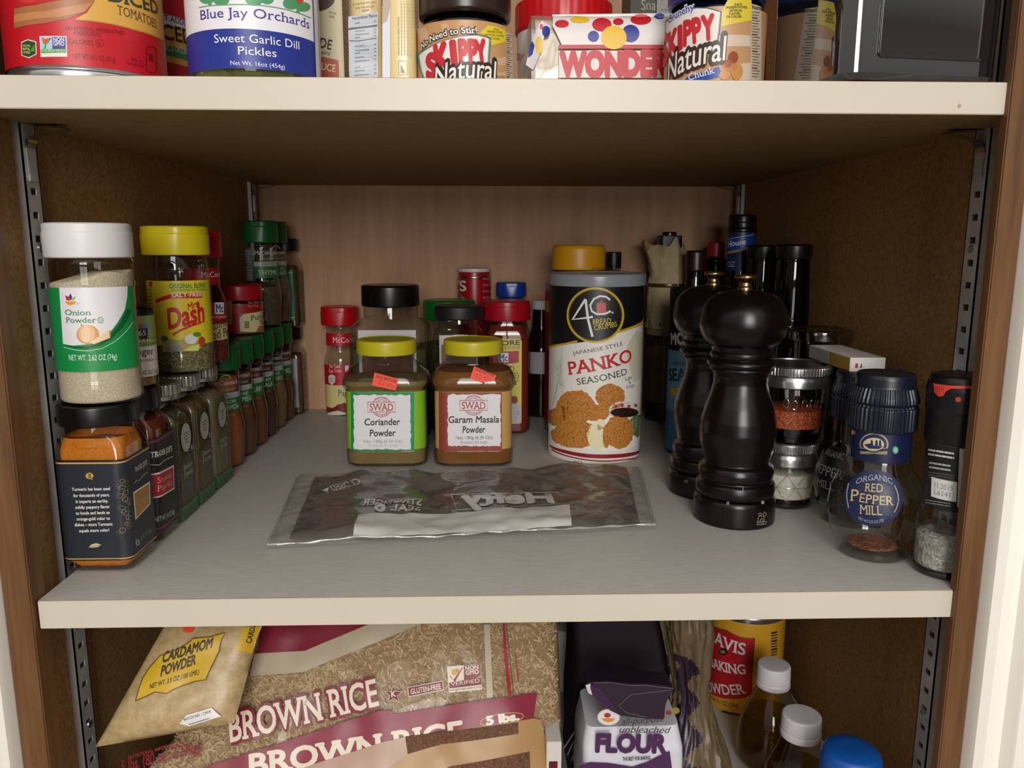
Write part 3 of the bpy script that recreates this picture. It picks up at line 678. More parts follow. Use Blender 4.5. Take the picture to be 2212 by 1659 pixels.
black_bottle(-.2600, .5400, .1096, 'black capped square bottle with dark green strip, upper one in the corner', powder('#5a4530'), 1, M('#0f6a44', .4), True)

# ------------------------------------------------------------------ middle shelf: centre
def swad(name_l, x, w, y, lab, side, border, fill, words, net, sticker, fz, seed):
    r = thing('spice_jar', name_l, 'spice jar', (x, y, 0)); d = .060
    sec = [(w - .008, d - .008, .012, .0005), (w - .001, d - .001, .013, .003), (w, d, .013, .0150), (w - .002, d - .002, .013, .0165), (w - .0025, d - .0025, .013, .0180), (w - .0025, d - .0025, .013, .0745), (w - .0005, d - .0005, .014, .0758), (w + .0045, d + .0045, .018, .0790), (w + .005, d + .005, .020, .0835), (w + .001, d + .001, .021, .0890), (w - .008, d - .005, .022, .0950), (w - .018, d - .009, .024, .0985), (.0545, .0500, .0245, .1005), (.0535, .0535, .0265, .1015), (.0535, .0535, .0265, .1080)]
    obj('body', loft(sec, 9), CLEAR, r)
    fs = [(s[0] - .003, s[1] - .003, s[2], s[3] + .0012) for s in sec if s[3] < fz - .002]; q = fs[-1]
    bm = loft(fs + [(q[0] - .002, q[1] - .002, q[2], fz), (q[0] * .5, q[1] * .5, q[2] * .5, fz + .0015)], 9)
    obj('contents', bm, powder(fill), r)
    obj('lid', lathe([(.0272, .1078), (.0290, .1082), (.0290, .1196), (.0284, .1214), (.0255, .1222), (.0245, .1214), (0, .1212)], .0008, 72), M('#c9bd22', .34), r)
    sf = Wrap(x, y, w - .0025, d - .0025, .013); L = Lab(sf).z(*ZC); X0 = 597 if seed == 1 else 1251
    L.uvr(-w * .5 - .02, .0180, w * .5 + .02, .0745, side, 0)
    o = X0
    L.r(o - 263, 1062, o + 214, 1502, border, 1)
    rnd = random.Random(seed); pts = []
    x0, x1, y0, y1 = (o - 238, o + 188, 1082, 1488) if seed == 1 else (o - 190, o + 204, 1078, 1462)
    for k in range(24): pts.append((x0 + (x1 - x0) * k / 24, y0 + rnd.uniform(-5, 5)))
    for k in range(22): pts.append((x1 + rnd.uniform(-5, 5), y0 + (y1 - y0) * k / 22))
    for k in range(24): pts.append((x1 - (x1 - x0) * k / 24, y1 + rnd.uniform(-5, 5)))
    for k in range(22): pts.append((x0 + rnd.uniform(-5, 5), y1 - (y1 - y0) * k / 22))
    L.p(pts, '#e2e0e2', 2)
    cx, cy = (568, 1172) if seed == 1 else (1255, 1160); rd = '#b5463c'
    L.ring(cx, cy, 74, 72, 5, rd, 3); L.ring(cx, cy, 60, 58, 3, rd, 3)
    L.r(cx - 104, cy - 38, cx + 104, cy + 38, '#e2e0e2', 4); L.l([(cx - 104, cy - 38), (cx + 104, cy - 38), (cx + 104, cy + 38), (cx - 104, cy + 38), (cx - 104, cy - 38)], 4, rd, 5); L.l([(cx - 98, cy - 32), (cx + 98, cy - 32), (cx + 98, cy + 32), (cx - 98, cy + 32), (cx - 98, cy - 32)], 2, rd, 5)
    L.t('SWAD', cx - 88, cy + 26, cx + 88, cy + 26, 52, rd, 6, serif=True, bold=.015)
    L.t('BEST TASTE', cx - 50, cy - 50, cx + 50, cy - 50, 13, rd, 6, arc=1.1); L.t('IN TOWN', cx - 42, cy + 56, cx + 42, cy + 56, 14, rd, 6, arc=-.7); L.e(cx, cy - 44, 24, 9, rd, 5, 12); L.e(cx, cy - 44, 20, 6, '#e2e0e2', 6, 12)
    for t_, a, b, yy, h in words: L.t(t_, a, yy, b, yy - 3, h, '#151214', 3, bold=.022, shear=.06)
    for t_, a, b, yy, h, cc in net: L.t(t_, a, yy, b, yy - 2, h, cc, 3)
    L.build('label', r)
    A, B = sticker; S2 = Flat((x, y - d / 2 - .0030, .0835), (1, 0, 0), (0, .42, 1)); L = Lab(S2, .0003).z(*ZC)
    L.p(A, '#ff4a26', 0)
    L.t('PATEL BROTHERS', *B[0], 22, '#33180f', 2, bold=.02); L.t(B[2], *B[1], 36, '#b83a18', 2)
    L.build('price_sticker', r); return r
CXX = -.1083
swad('square jar of coriander powder with yellow lid and green bordered label', CXX, .0785, .3112, None, '#86bb2f', '#0f8a4c', '#8d7648',
     [('Coriander', 440, 705, 1308, 50), ('Powder', 480, 672, 1390, 50)], [('Net. 180g (6.35 Oz)', 436, 718, 1438, 22, '#8a878a'), ('Product Of India', 474, 690, 1468, 18, '#b0adb0')],
     ([(515, 915), (693, 963), (672, 1050), (496, 1011)], ((525, 955, 675, 992), (540, 1000, 660, 1040), '$2.49\u00a2')), .084, 1)
swad('square jar of garam masala with yellow lid and brown bordered label', -.0239, .0768, .3095, None, '#c49a5c', '#8f4030', '#8a5a26',
     [('Garam Masala', 1066, 1445, 1290, 50), ('Powder', 1172, 1340, 1365, 50)], [('Net. 180g (6.35 Oz)', 1122, 1394, 1412, 24, '#38343a'), ('Product Of India', 1160, 1358, 1446, 20, '#77737a')],
     ([(1258, 868), (1424, 938), (1410, 972), (1318, 992), (1228, 960)], ((1268, 902, 1405, 948), (1265, 955, 1390, 982), '$2.49\u00a2')), .093, 2)

# small red capped paprika bottle by the back wall
px_, py_, pr_ = -.1955, .5370, .0212
p35 = thing('spice_bottle', 'clear spice bottle with red lid standing alone by the back wall', 'spice bottle', (px_, py_, 0))
obj('body', lathe([(0, .0004), (.0195, 0), (pr_, .002), (pr_, .066), (.0205, .072), (.0175, .080), (.0172, .083), (.0172, .1075), (.0185, .109), (.0185, .113)], .002), CLEAR, p35)
obj('contents', lathe([(0, .001), (.0190, .001), (.0202, .003), (.0202, .050), (0, .053)], .001), powder('#8a2a18'), p35)
obj('lid', flip_cap(.0232, .1130, .1362), M('#c0101e', .3), p35)
L = Lab(Rev(px_, py_, lambda z: .0176)).z(*ZC)
L.uvr(-.04, .0880, .04, .1035, '#c01420', 0); L.t('McCormick', 204, 690, 320, 690, 40, '#f0e6e0', 2, pre='McCo', serif=True); L.build('neck_label', p35)
L = Lab(Rev(px_, py_, lambda z: pr_)).z(*ZC); L.uvr(-.045, .0390, .045, .0640, '#b8141f', 0); L.uvr(-.045, .0100, .045, .0390, '#d8c98a', 0)
L.t('The Taste', 178, 880, 258, 880, 28, '#f0dcd6', 2); L.t('You Trust', 176, 915, 268, 912, 28, '#f0dcd6', 2); L.r(295, 862, 322, 905, '#e8e4e8', 2)
L.p([(172, 940), (196, 928), (222, 940), (222, 985), (197, 1010), (174, 985)], '#cfccc8', 2); L.t('NON', 182, 968, 214, 968, 14, '#6a6a6a', 3); L.t('GMO', 182, 986, 214, 986, 14, '#6a6a6a', 3)
L.t('Paprika', 244, 1090, 290, 1090, 48, '#2a2320', 2, pre='Pa', serif=True); L.p([(190, 1215), (205, 1180), (240, 1155), (290, 1140), (320, 1150), (320, 1220)], '#7a1c1c', 2); L.p([(165, 1215), (240, 1198), (300, 1215), (300, 1228), (165, 1228)], '#d8d0b8', 3)
L.build('label', p35)

def square_clear(name, label, x, y, w, d, zc0, zc1, rc, zsh, fill, fz, lidm, lab):
    r = thing(name, label, 'spice jar', (x, y, 0))
    obj('body', loft([(w - .008, d - .008, .012, .0005), (w, d, .014, .004), (w, d, .014, zsh - .010), (w - .003, d - .003, .018, zsh - .003), (w * .84, d * .86, .022, zsh + .003), (rc * 1.9, rc * 1.9, rc * .94, zsh + .0065), (rc * 1.86, rc * 1.86, rc * .92, zc0 + .001)], 9), CLEAR, r)
    obj('contents', loft([(w - .008, d - .008, .012, .002), (w - .004, d - .004, .013, .005), (w - .004, d - .004, .013, fz), (w * .5, d * .5, .013, fz + .002)], 8), fill, r)
    obj('lid', lathe([(rc * .93, zc0), (rc, zc0 + .0006), (rc, zc1 - .002), (rc * .96, zc1), (rc * .9, zc1), (0, zc1 - .0006)], .0009, 72), lidm, r)
    L = Lab(Wrap(x, y, w, d, .014)); z0, z1, pn = lab
    L.uvr(-w * .36, z0, w * .36, z1, '#cfcdcb', 0); L.uvr(-w * .32, z0, w * .32, z1 - .010, pn, 1); L.build('label', r); return r
xx, rr_ = pl(755, 925, 700, .405); big = square_clear('spice_jar', 'big clear square jar with black screw lid, behind the coriander jar', xx, .4240, rr_ * 2, .075, .1452, .1685, .0318, .1265, flakes('big_herbs', ['#4d4a2e', '#6a6440', '#57562f'], 320), .100, BLACK, (.03, .122, '#7a4638'))
xx, rr_ = pl(932, 1048, 710, .375); square_clear('spice_jar', 'smaller clear jar with flat black lid, behind the garam masala jar', xx, .3975, rr_ * 2, .050, .1335, .1478, .0262, .1230, powder('#6a4a3a'), .085, M('#1a1a1c', .5), (.03, .118, '#8f6a62'))
xx, rr_ = pl(914, 1026, 665, .4600)
gl = thing('spice_jar', 'round jar with wide dark green lid, behind the smaller black lidded jar', 'spice jar', (xx, .4600, 0))
obj('body', lathe([(0, .0004), (rr_ * .9, 0), (rr_ * .97, .003), (rr_ * .97, .118), (rr_ * .88, .126), (rr_ * .88, .130)], .002), CLEAR, gl)
obj('contents', lathe([(0, .001), (rr_ * .9, .001), (rr_ * .91, .10), (0, .102)], .001), flakes('dark_herbs', ['#3a3a20', '#55542f', '#454526'], 300), gl)
obj('lid', lathe([(rr_ * .95, .1275), (rr_, .1285), (rr_, .1475), (rr_ * .95, .1495), (0, .1495)], .0012, 64), M('#0e5f22', .3), gl)
xx, rr_ = pl(988, 1061, 600, .5350); zt = hz(1025, 579, .5350)
rc_ = thing('canister', 'tall red seasoning canister with white lid, against the back wall', 'canister', (xx, .5350, 0))
obj('body', lathe([(0, 0), (rr_ * .97, 0), (rr_ * .97, zt - .012), (rr_ * .93, zt - .010), (rr_ * .93, zt - .004), (0, zt - .004)], .001, 48), M('#a3101c', .3), rc_)
obj('lid', lathe([(rr_ * .93, zt - .0045), (rr_ * .95, zt - .004), (rr_ * .95, zt - .0005), (rr_ * .9, zt), (0, zt)], .0005, 48), WHITE, rc_)
obj('rim', lathe([(rr_ * .965, zt - .0125), (rr_ * .985, zt - .0115), (rr_ * .97, zt - .0095), (rr_ * .93, zt - .0095)], .0003, 48), BRASS, rc_)
L = Lab(Rev(xx, .5350, rr_ * .97)).z(*ZG); L.t("N'S", 690, 505, 798, 505, 165, '#d8d6d4', 2, suf='S', serif=True, bold=.02)
L.p([(650, 545), (700, 560), (780, 625), (650, 615)], '#8f9a8a', 2); L.p([(655, 560), (690, 565), (730, 610), (655, 600)], '#2f5a3a', 3)
for k in range(4): L.lines(1050, 290 + k * 100, 1180, 330 + k * 100, 2, '#c98a86', seed=k)
L.build('label', rc_)
xx, rr_ = pl(1072, 1137, 625, .5300); z0, z1 = hz(1105, 641, .5300), hz(1105, 609, .5300)
bl = thing('spice_bottle', 'bottle with bright blue lid, behind the large red lidded bottle', 'spice bottle', (xx, .5300, 0))
obj('body', lathe([(0, .0004), (rr_ * 1.02, 0), (rr_ * 1.05, .002), (rr_ * 1.05, z0 - .03), (rr_ * .85, z0 - .015), (rr_ * .85, z0 + .002)], .002), CLEAR, bl)
obj('contents', lathe([(0, .001), (rr_ * .97, .001), (rr_ * .97, z0 - .05), (0, z0 - .05)], .001), powder('#8a7a5c'), bl)
obj('lid', flip_cap(rr_, z0, z1, True), M('#0d3f9a', .28), bl)
mx_, my_ = .0118, .4345
mb = thing('spice_bottle', 'large rectangular bottle of red spice with red lid and yellow label', 'spice bottle', (mx_, my_, 0))
obj('body', loft([(.046, .036, .010, .0005), (.0525, .042, .011, .004), (.0525, .042, .011, .112), (.051, .041, .014, .118), (.047, .038, .016, .122), (.043, .037, .0165, .126), (.043, .037, .0165, .130)], 8), CLEAR, mb)
obj('contents', loft([(.044, .034, .010, .002), (.0485, .038, .010, .005), (.0485, .038, .010, .108), (.043, .034, .012, .116), (.038, .033, .014, .124)], 8), powder('#7e2416'), mb)
obj('lid', flip_cap(.0268, .1285, .1506, False), M('#a81020', .3), mb)
L = Lab(Wrap(mx_, my_, .0525, .042, .011)).z(*ZC); L.p([(1375, 662), (1600, 662), (1614, 680), (1612, 1280), (1598, 1297), (1375, 1297)], '#cfc04a', 0)
L.t('60% MORE', 1462, 712, 1602, 708, 36, '#1c1a18', 2, suf='ORE', bold=.03); L.t('THAN OUR 1.75 OZ SIZE', 1467, 736, 1600, 734, 16, '#2c2a26', 2, suf='OUR 1.75 OZ SIZE')
L.p([(1380, 765), (1592, 752), (1592, 838), (1540, 850), (1380, 860)], '#a8141f', 1); L.r(1440, 768, 1514, 838, '#dfe2ea', 2); L.t('Mc', 1444, 830, 1508, 830, 52, '#1e3f8f', 3, bold=.02, serif=True); L.t('McCormick', 1450, 868, 1545, 858, 18, '#f0e0d8', 3)
L.t('RED', 1480, 912, 1560, 906, 44, '#26201c', 2, serif=True); L.t('(CAYENNE)', 1480, 962, 1592, 955, 42, '#26201c', 2, suf='NNE)', serif=True); L.t('Pepper', 1480, 1012, 1592, 1004, 50, '#26201c', 2, suf='per', serif=True)
L.e(1558, 1118, 26, 30, '#7a1418', 2); L.p([(1380, 1200), (1480, 1140), (1610, 1155), (1610, 1292), (1380, 1292)], '#b8b4b4', 1); L.ring(1585, 1215, 8, 14, 3, '#6a6a72', 3, 12)
L.build('label', mb)
xx, rr_ = pl(1149, 1192, 655, .5200); z0, z1 = hz(1165, 667, .5200), hz(1165, 648, .5200)
wb = thing('bottle', 'dark bottle with white cap in the gap left of the bread crumb canisters', 'bottle', (xx, .5200, 0))
obj('body', lathe([(0, 0), (.019, 0), (.020, .002), (.020, .085), (.012, .110), (.0105, z0)], .003), M('#1c1210', .12), wb)
obj('lid', lathe([(.0098, z0 - .001), (rr_, z0), (rr_, z1 - .0006), (rr_ * .9, z1), (0, z1)], .0006, ribs=(28, .0004, z0 + .001, z1 - .001)), WHITE, wb)
obj('label', lathe([(.0203, .055), (.0203, .082)], 0), M('#b8b4b4', .4), wb)

# bread crumb canisters
kx, ky, kr = .0995, .3355, .0476
pk = thing('canister', 'cardboard canister of seasoned bread crumbs with black and white label and grey lid', 'canister', (kx, ky, 0))
obj('body', lathe([(0, .0006), (kr - .002, .0006), (kr - .001, 0), (kr, .001), (kr - .0006, .003), (kr - .0006, .1738), (0, .1738)], .0006, 72), M('#d8d4cc', .35), pk)
obj('lid', lathe([(kr, .1728), (kr + .0012, .1730), (kr + .0012, .1826), (kr, .1846), (kr - .004, .1850), (kr - .005, .1836), (0, .1836)], .0008, 72), clear('#c8ccd2', .05, .25, .6, .78, '#9aa0a8'), pk)
L = Lab(Rev(kx, ky, kr - .0004)).z(*ZP); WH = '#e4e0d8'
L.uvr(-.07, .0015, .075, .1730, WH, 0)
L.p([(100, 395), (800, 395), (800, 625), (735, 690), (640, 715), (560, 745), (400, 790), (250, 812), (100, 832)], '#101012', 1)
L.l([(90, 838), (130, 832), (250, 808), (330, 790)], 14, '#c9a02a', 2); L.l([(600, 728), (690, 698), (760, 662), (800, 630)], 16, '#c9a02a', 2)
L.e(449, 617, 190, 186, '#c9b02a', 2, 56); L.e(449, 617, 178, 174, '#8a6d1c', 3, 56); L.e(449, 617, 172, 168, '#17171a', 4, 56); L.e(480, 560, 110, 70, '#242426', 5, 30)
L.l([(385, 510), (300, 645), (432, 628)], 16, '#e4e4e6', 6); L.l([(385, 512), (400, 640), (430, 760)], 16, '#e4e4e6', 6)
L.l([(545, 515), (520, 495), (480, 490), (440, 508), (415, 550), (425, 590), (460, 610), (510, 608), (550, 590)], 13, '#e4e4e6', 6); L.ring(561, 600, 5, 5, 5, '#c8c8ca', 6, 10)
L.e(488, 560, 10, 42, '#b8453c', 6)
for q in (-1, 1):
    for j in range(3): L.e(488 + q * 17, 548 + j * 20, 15, 15, '#c2524a', 7, 14)
L.t('BREAD', 434, 678, 552, 668, 34, '#d6c22e', 6, serif=True); L.t('CRUMBS', 442, 718, 592, 690, 34, '#d6c22e', 6, serif=True)
L.t('JAPANESE STYLE', 302, 882, 630, 815, 26, '#55524e', 3)
L.t('PANKO', 272, 1012, 690, 918, 88, '#c22a30', 3, serif=True, bold=.018); L.t('SEASONED', 330, 1080, 658, 1008, 44, '#3a3836', 3, serif=True)
L.t('Light', 645, 1052, 692, 1036, 22, '#4a4844', 3, serif=True); L.t('&', 670, 1072, 684, 1069, 16, '#4a4844', 3); L.t('Crisps', 652, 1105, 706, 1090, 22, '#4a4844', 3, serif=True)
L.p([(668, 800), (720, 715), (760, 760), (760, 1010), (700, 1060), (650, 860)], '#ccccb0', 1)
for k in range(7): L.l([(160 + k * 8, 1230 - k * 12), (200 + k * 5, 1080 - k * 40), (240 - k * 3, 960 - k * 22)], 3, '#cfccbc', 1); L.p([(180 + k * 6, 960 + k * 28), (225 + k * 4, 905 + k * 25), (205 + k * 5, 985 + k * 26)], '#d2cfc0', 1)
def blob(cx, cy, rx, ry, m, z, sd, wob=.06, n=40):
    rn = random.Random(sd); L.p([(cx + rx * (1 + rn.uniform(-wob, wob)) * math.cos(2 * PI * k / n), cy - ry * (1 + rn.uniform(-wob, wob)) * math.sin(2 * PI * k / n)) for k in range(n)], m, z)
CR = flakes('bread_crumbs', ['#a8641e', '#c27a2a', '#cf8f3c', '#b8701f', '#8f5218', '#d69a48'], 620, .7, .3)
L.p([(140, 1400), (300, 1480), (560, 1520), (745, 1450), (745, 1300), (420, 1260), (140, 1300)], '#efece4', 2)
blob(620, 1250, 80, 60, '#d9d0cc', 3, 1, .01); blob(640, 1262, 92, 32, '#2c1a16', 6, 3, .01); L.ring(640, 1248, 96, 55, 12, '#dcd4d0', 5, 30, 10, 190)
for k in range(4): L.e(580 + 44 * k, 1222 - 7 * (k % 2), 11, 12, '#b8434a', 7, 10)
blob(725, 1350, 50, 75, '#5d7a3a', 2, 4, .1); blob(165, 1290, 40, 50, '#a83a24', 2, 5, .12); blob(180, 1330, 26, 22, '#6f8a3c', 3, 6, .1)
blob(320, 1225, 128, 112, CR, 4, 7); blob(548, 1158, 98, 84, CR, 4, 8); blob(230, 1290, 76, 76, CR, 4, 9); blob(450, 1265, 95, 55, CR, 4, 10)
blob(330, 1410, 170, 88, CR, 5, 11); blob(605, 1390, 96, 112, CR, 6, 12); blob(462, 1420, 66, 92, '#e9ddb0', 7, 13, .05); blob(480, 1345, 34, 40, '#e9ddb0', 7, 14); blob(520, 1420, 24, 80, CR, 8, 15)
rn = random.Random(5)
for k in range(70):
    a, b = rn.choice(((320, 1225), (548, 1158), (330, 1410), (605, 1390))); L.e(a + rn.uniform(-85, 85), b + rn.uniform(-60, 60), 4, 3, '#4f4a1e' if k % 2 else '#7a4414', 9, 6)
L.l([(150, 1482), (250, 1522), (400, 1550), (560, 1552), (680, 1540), (745, 1515)], [10, 22, 26, 26, 24, 18], '#8f1a22', 3); L.l([(160, 1506), (300, 1560), (480, 1585), (640, 1575), (740, 1548)], 8, '#8f1a22', 3)
L.t('\u2022 SEASONED', 165, 1592, 242, 1600, 16, '#4a4a46', 3, pre='\u2022 SEAS'); L.build('label', pk)

k2x, k2y, k2r = .1080, .4400, .0522
p2 = thing('canister', 'clear shouldered canister with orange yellow cap, behind the bread crumb canister', 'canister', (k2x, k2y, 0))
xx, rr_ = pl(1192, 1308, 555, k2y); z0, z1 = hz(1250, 583, k2y), hz(1250, 529, k2y)
obj('body', lathe([(0, .0005), (k2r - .002, 0), (k2r, .002), (k2r, z0 - .012), (k2r - .004, z0 - .004), (k2r - .012, z0 - .001), (.029, z0), (.028, z0 + .004)], .002, 64), CLEAR, p2)
obj('contents', lathe([(0, .001), (k2r - .002, .001), (k2r - .0015, z0 - .03), (0, z0 - .03)], .002, 48), powder('#c09a5a'), p2)
obj('lid', lathe([(rr_ * .97, z0 + .0004), (rr_, z0 + .001), (rr_ * .985, z1 - .004), (rr_ * .93, z1 - .0008), (rr_ * .85, z1), (0, z1)], .0015, 64), M('#e0a014', .4), p2).location = (xx - k2x, 0, 0)
L = Lab(Rev(k2x, k2y, k2r)); L.uvr(-.11, .012, .02, z0 - .024, '#a3161c', 0); L.uvr(-.11, z0 - .046, .02, z0 - .034, '#c9a83a', 1); L.build('label', p2)

# sauces at the back right
def bottle(name, label, x, y, prof, glass, fillm, fillz, capprof, capm, cat='bottle', ribs=None, group=None):
    r = thing(name, label, cat, (x, y, 0), group=group)
    obj('body', lathe(prof, .003, 40), glass, r)
    if fillm:
        fp = [(0, .002)] + [(max(q - .0016, .001), min(z + .002, fillz)) for q, z in prof if z < fillz and q > .002]
        fp.append((fp[-1][0], fillz)); fp.append((0, fillz)); obj('contents', lathe(fp, .002, 32), fillm, r)
    obj('lid', lathe(capprof, .0007, 40, ribs), capm, r); return r
DARK = M('#160b08', .15)
xx, rr_ = pl(1309, 1342, 560, .512); z0, z1 = hz(1325, 574, .512), hz(1325, 544, .512)
bottle('bottle', 'narrow bottle with small black cap, between the canister and the paper wrapped bottle', xx, .512, [(0, 0), (.0155, 0), (.0165, .002), (.0165, .12), (.010, .150), (.0095, z0)], CLEAR, DARK, .12, [(.0094, z0 - .003), (rr_ * .95, z0 - .002), (rr_, z0), (rr_, z1 - .0006), (rr_ * .9, z1), (0, z1)], M('#141416', .4))
lx, ly, lr = .2071, .4934, .0243
lp = thing('sauce_bottle', 'sauce bottle wrapped in torn tan paper with square black cap', 'sauce bottle', (lx, ly, 0))
obj('body', lathe([(0, 0), (.0225, 0), (lr - .001, .002), (lr - .001, .1135), (.021, .122), (.0135, .140), (.0125, .165), (.0130, .206)], .004), M('#20130c', .1), lp)
obj('lid', loft([(.0255, .0255, .004, .2040), (.0262, .0262, .004, .2060), (.0262, .0262, .004, .2222), (.0240, .0240, .004, .2230)], 5), M('#151517', .4), lp)
obj('cap_nub', lathe([(.0085, .2228), (.0085, .2265), (.0075, .2272), (0, .2272)], .0005), BLACK, lp)
bm = bmesh.new(); nu, nv = 44, 26; g = []
for j in range(nv):
    v = j / (nv - 1); rw = []
    for i in range(nu):
        a = 2 * PI * i / nu; top = .2125 + .005 * math.sin(a * 3 + 1) + .004 * math.sin(a * 7)
        z = .1130 + v * (top - .1130); q = lr * (1 - .02 * v) + .0016 * noise.noise(Vector((math.cos(a) * 2.2, math.sin(a) * 2.2, v * 4))) - (.0025 * math.exp(-((v - .62) / .045) ** 2))
        q += .0012 * noise.noise(Vector((math.cos(a) * 6, math.sin(a) * 6, v * 11)))
        if v > .75:
            q -= .006 * (v - .75) / .25 * (1 if math.sin(a) > -.45 else -1.6) * (.6 + .6 * abs(math.sin(2 * a)))
        rw.append(bm.verts.new((q * math.sin(a), -q * math.cos(a), z)))
    g.append(rw)
for j in range(nv - 1):
    for i in range(nu): bm.faces.new((g[j][i], g[j][(i + 1) % nu], g[j + 1][(i + 1) % nu], g[j + 1][i]))
bmesh.ops.solidify(bm, geom=bm.faces[:], thickness=.0003)
obj('paper_wrap', bm, speck('tan_wrapping_paper', [(.3, '#e6d3a4'), (.7, '#f0e0b6')], 60, rough=.7, bmp=.2), lp, smooth=28)
bm = bmesh.new(); b2 = lathe([(lr * 1.012, .1625), (lr * 1.02, .1630), (lr * 1.02, .1665), (lr * 1.012, .1670)], 0, 44); obj('band', b2, M('#4a3418', .25), lp); bm.free()
L = Lab(Rev(lx, ly, lr - .001)).z(*ZP); L.uvr(-.05, .012, .05, .1125, '#4a3820', 0); L.uvr(-.05, .1050, .05, .1125, '#a08a5c', 1); L.uvr(-.05, .1030, .05, .1052, '#1c120a', 2)
L.t('ALL NATURAL', 768, 695, 925, 695, 30, '#2a1e10', 2, pre='ALL NAT', track=1.3); L.uvr(-.05, .083, .05, .100, '#5c4524', 1); L.t('LEA&PERRINS', 765, 815, 928, 815, 50, '#20150c', 3, pre='EA&PERR', bold=.03)
L.t('The Original', 768, 985, 922, 985, 36, '#2a1810', 3, serif=True, shear=.2); L.t('WORCESTERSHIRE', 768, 1040, 922, 1040, 36, '#3f1c14', 3, pre='WORCESTER', serif=True); L.t('SAUCE', 800, 1096, 918, 1096, 36, '#3f1c14', 3, serif=True); L.uvr(-.05, .012, .05, .024, '#1c140c', 1)
L.build('label', lp)
xx, rr_ = pl(1437, 1568, 900, .3410); sxx, sr = xx, .0308
ss = thing('canister', 'sky blue and black salt canister behind the rear pepper mill', 'canister', (sxx, .3410, 0))
obj('body', lathe([(0, .0006), (sr - .002, .0006), (sr, 0), (sr, .1690), (sr - .001, .1694), (sr - .0012, .1676), (0, .1676)], .0006, 64), M('#12131c', .3), ss)
L = Lab(Rev(sxx, .3410, sr)).z(*ZP); L.uvr(-.05, .003, .05, .1074, '#5c93b4', 0); L.uvr(-.05, .003, .05, .045, '#3a6a96', 1)
L.t('MORTON', 952, 810, 1052, 808, 76, '#d8d8dc', 2, pre='MO', bold=.05); L.t('MEDITERRANEAN', 968, 950, 1045, 948, 26, '#1c2430', 2, pre='MEDI'); L.t('SEA SALT', 940, 1052, 1058, 1050, 84, '#141a24', 2, pre='SEA', bold=.02); L.r(950, 1098, 1080, 1150, '#c9a02e', 2)
L.lines(962, 1170, 1060, 1300, 6, '#3f6d8c', z=2); L.build('label', ss)
TB = [(0, 0), (.0185, 0), (.0195, .002), (.0195, .10), (.016, .118), (.0125, .14)]
xx, rr_ = pl(1483, 1521, 590, .4400); z1 = hz(1502, 541, .4400)
bottle('sauce_bottle', 'dark bottle with black cap, just right of the paper wrapped bottle', xx, .4400, TB + [(.0118, .165), (.0105, z1 - .03), (.0105, z1 - .018)], AMBER, DARK, .150, [(.0108, z1 - .024), (.0118, z1 - .022), (.0112, z1 - .002), (.0100, z1), (0, z1)], M('#2a0d0a', .35))
xx, rr_ = pl(1529, 1565, 540, .4960); z0, z1 = hz(1547, 554, .4960), hz(1547, 523, .4960)
bottle('sauce_bottle', 'green tinted bottle with red cap, left of the blue labelled bottle', xx, .4960, [(0, 0), (.019, 0), (.020, .002), (.020, .115), (.014, .150), (.0118, .172), (.0118, z0 - .008), (.0128, z0 - .007), (.0128, z0 - .003), (.0095, z0)], clear('#5d8a52', .06, .01), DARK, .10, [(.0092, z0 - .001), (rr_, z0), (rr_ * .97, z1 - .001), (rr_ * .9, z1), (0, z1)], M('#a01c16', .4))
hx, hr = pl(1571, 1630, 540, .4200); z = lambda v: hz(1600, v, .4200)
hh = bottle('sauce_bottle', 'tall green bottle with blue neck label and black screw cap, highest at the back right', hx, .4200, [(0, 0), (.0265, 0), (.028, .002), (.028, .112), (.022, .140), (hr * 1.02, z(597)), (hr * .93, z(560)), (hr * .93, z(497))], GREEN_GLASS, DARK, .10, [(hr * .95, z(503)), (hr * 1.04, z(501)), (hr * 1.04, z(495)), (hr * .98, z(493)), (hr * .96, z(482)), (hr * 1.0, z(480)), (hr * .98, z(467)), (hr * .9, z(464)), (0, z(464))], M('#0d0d10', .3))
L = Lab(Rev(hx, .4200, hr * .98)).z(*ZV); L.uvr(-.022, z(586), .022, z(501), '#152a5c', 0); L.p([(1020, 430), (1340, 345), (1340, 470), (1020, 540)], '#1a3f9a', 1); L.l([(1045, 412), (1330, 350)], 5, '#c8ccd4', 2); L.l([(1045, 545), (1180, 515), (1330, 478)], 22, '#a89a3a', 2)
L.t('Holland House', 1060, 485, 1248, 448, 54, '#e0e2ea', 3, suf='d House', serif=True, shear=.15, bold=.02); L.t('16 FL. OZ', 1058, 675, 1142, 675, 54, '#9aa4bc', 3, suf='. OZ'); L.r(1190, 520, 1320, 720, '#0c1226', 1)
L.build('label', hh)
BB = lambda r_, z1: [(0, 0), (r_, 0), (r_ * 1.05, .002), (r_ * 1.05, z1 - .055), (r_ * .94, z1 - .022), (r_ * .92, z1 - .015), (r_ * .92, z1 - .012)]
G2 = 'tall black capped bottles at the back right'
y_ = .3600; xx, rr_ = pl(1616, 1676, 600, y_); z1 = hz(1648, 529, y_)
bottle('sauce_bottle', 'tall dark bottle with black cap, between the blue labelled bottle and the glossier one', xx, y_, BB(.0165, z1), clear('#2c1a14', .05, .02), DARK, .12, [(rr_ * .85, z1 - .014), (.0165, z1 - .0138), (.0172, z1 - .002), (.0160, z1), (0, z1)], BLACK, group=G2)
y_ = .2920; xx, rr_ = pl(1674, 1750, 600, y_); z1 = hz(1712, 527, y_)
bottle('sauce_bottle', 'tall dark bottle with black cap, rightmost, above the clear tub', xx, y_, BB(.0160, z1), clear('#2c1a14', .05, .02), DARK, .12, [(.0130, z1 - .0142), (.0160, z1 - .0138), (.0168, z1 - .002), (.0155, z1), (0, z1)], BLACK, group=G2)

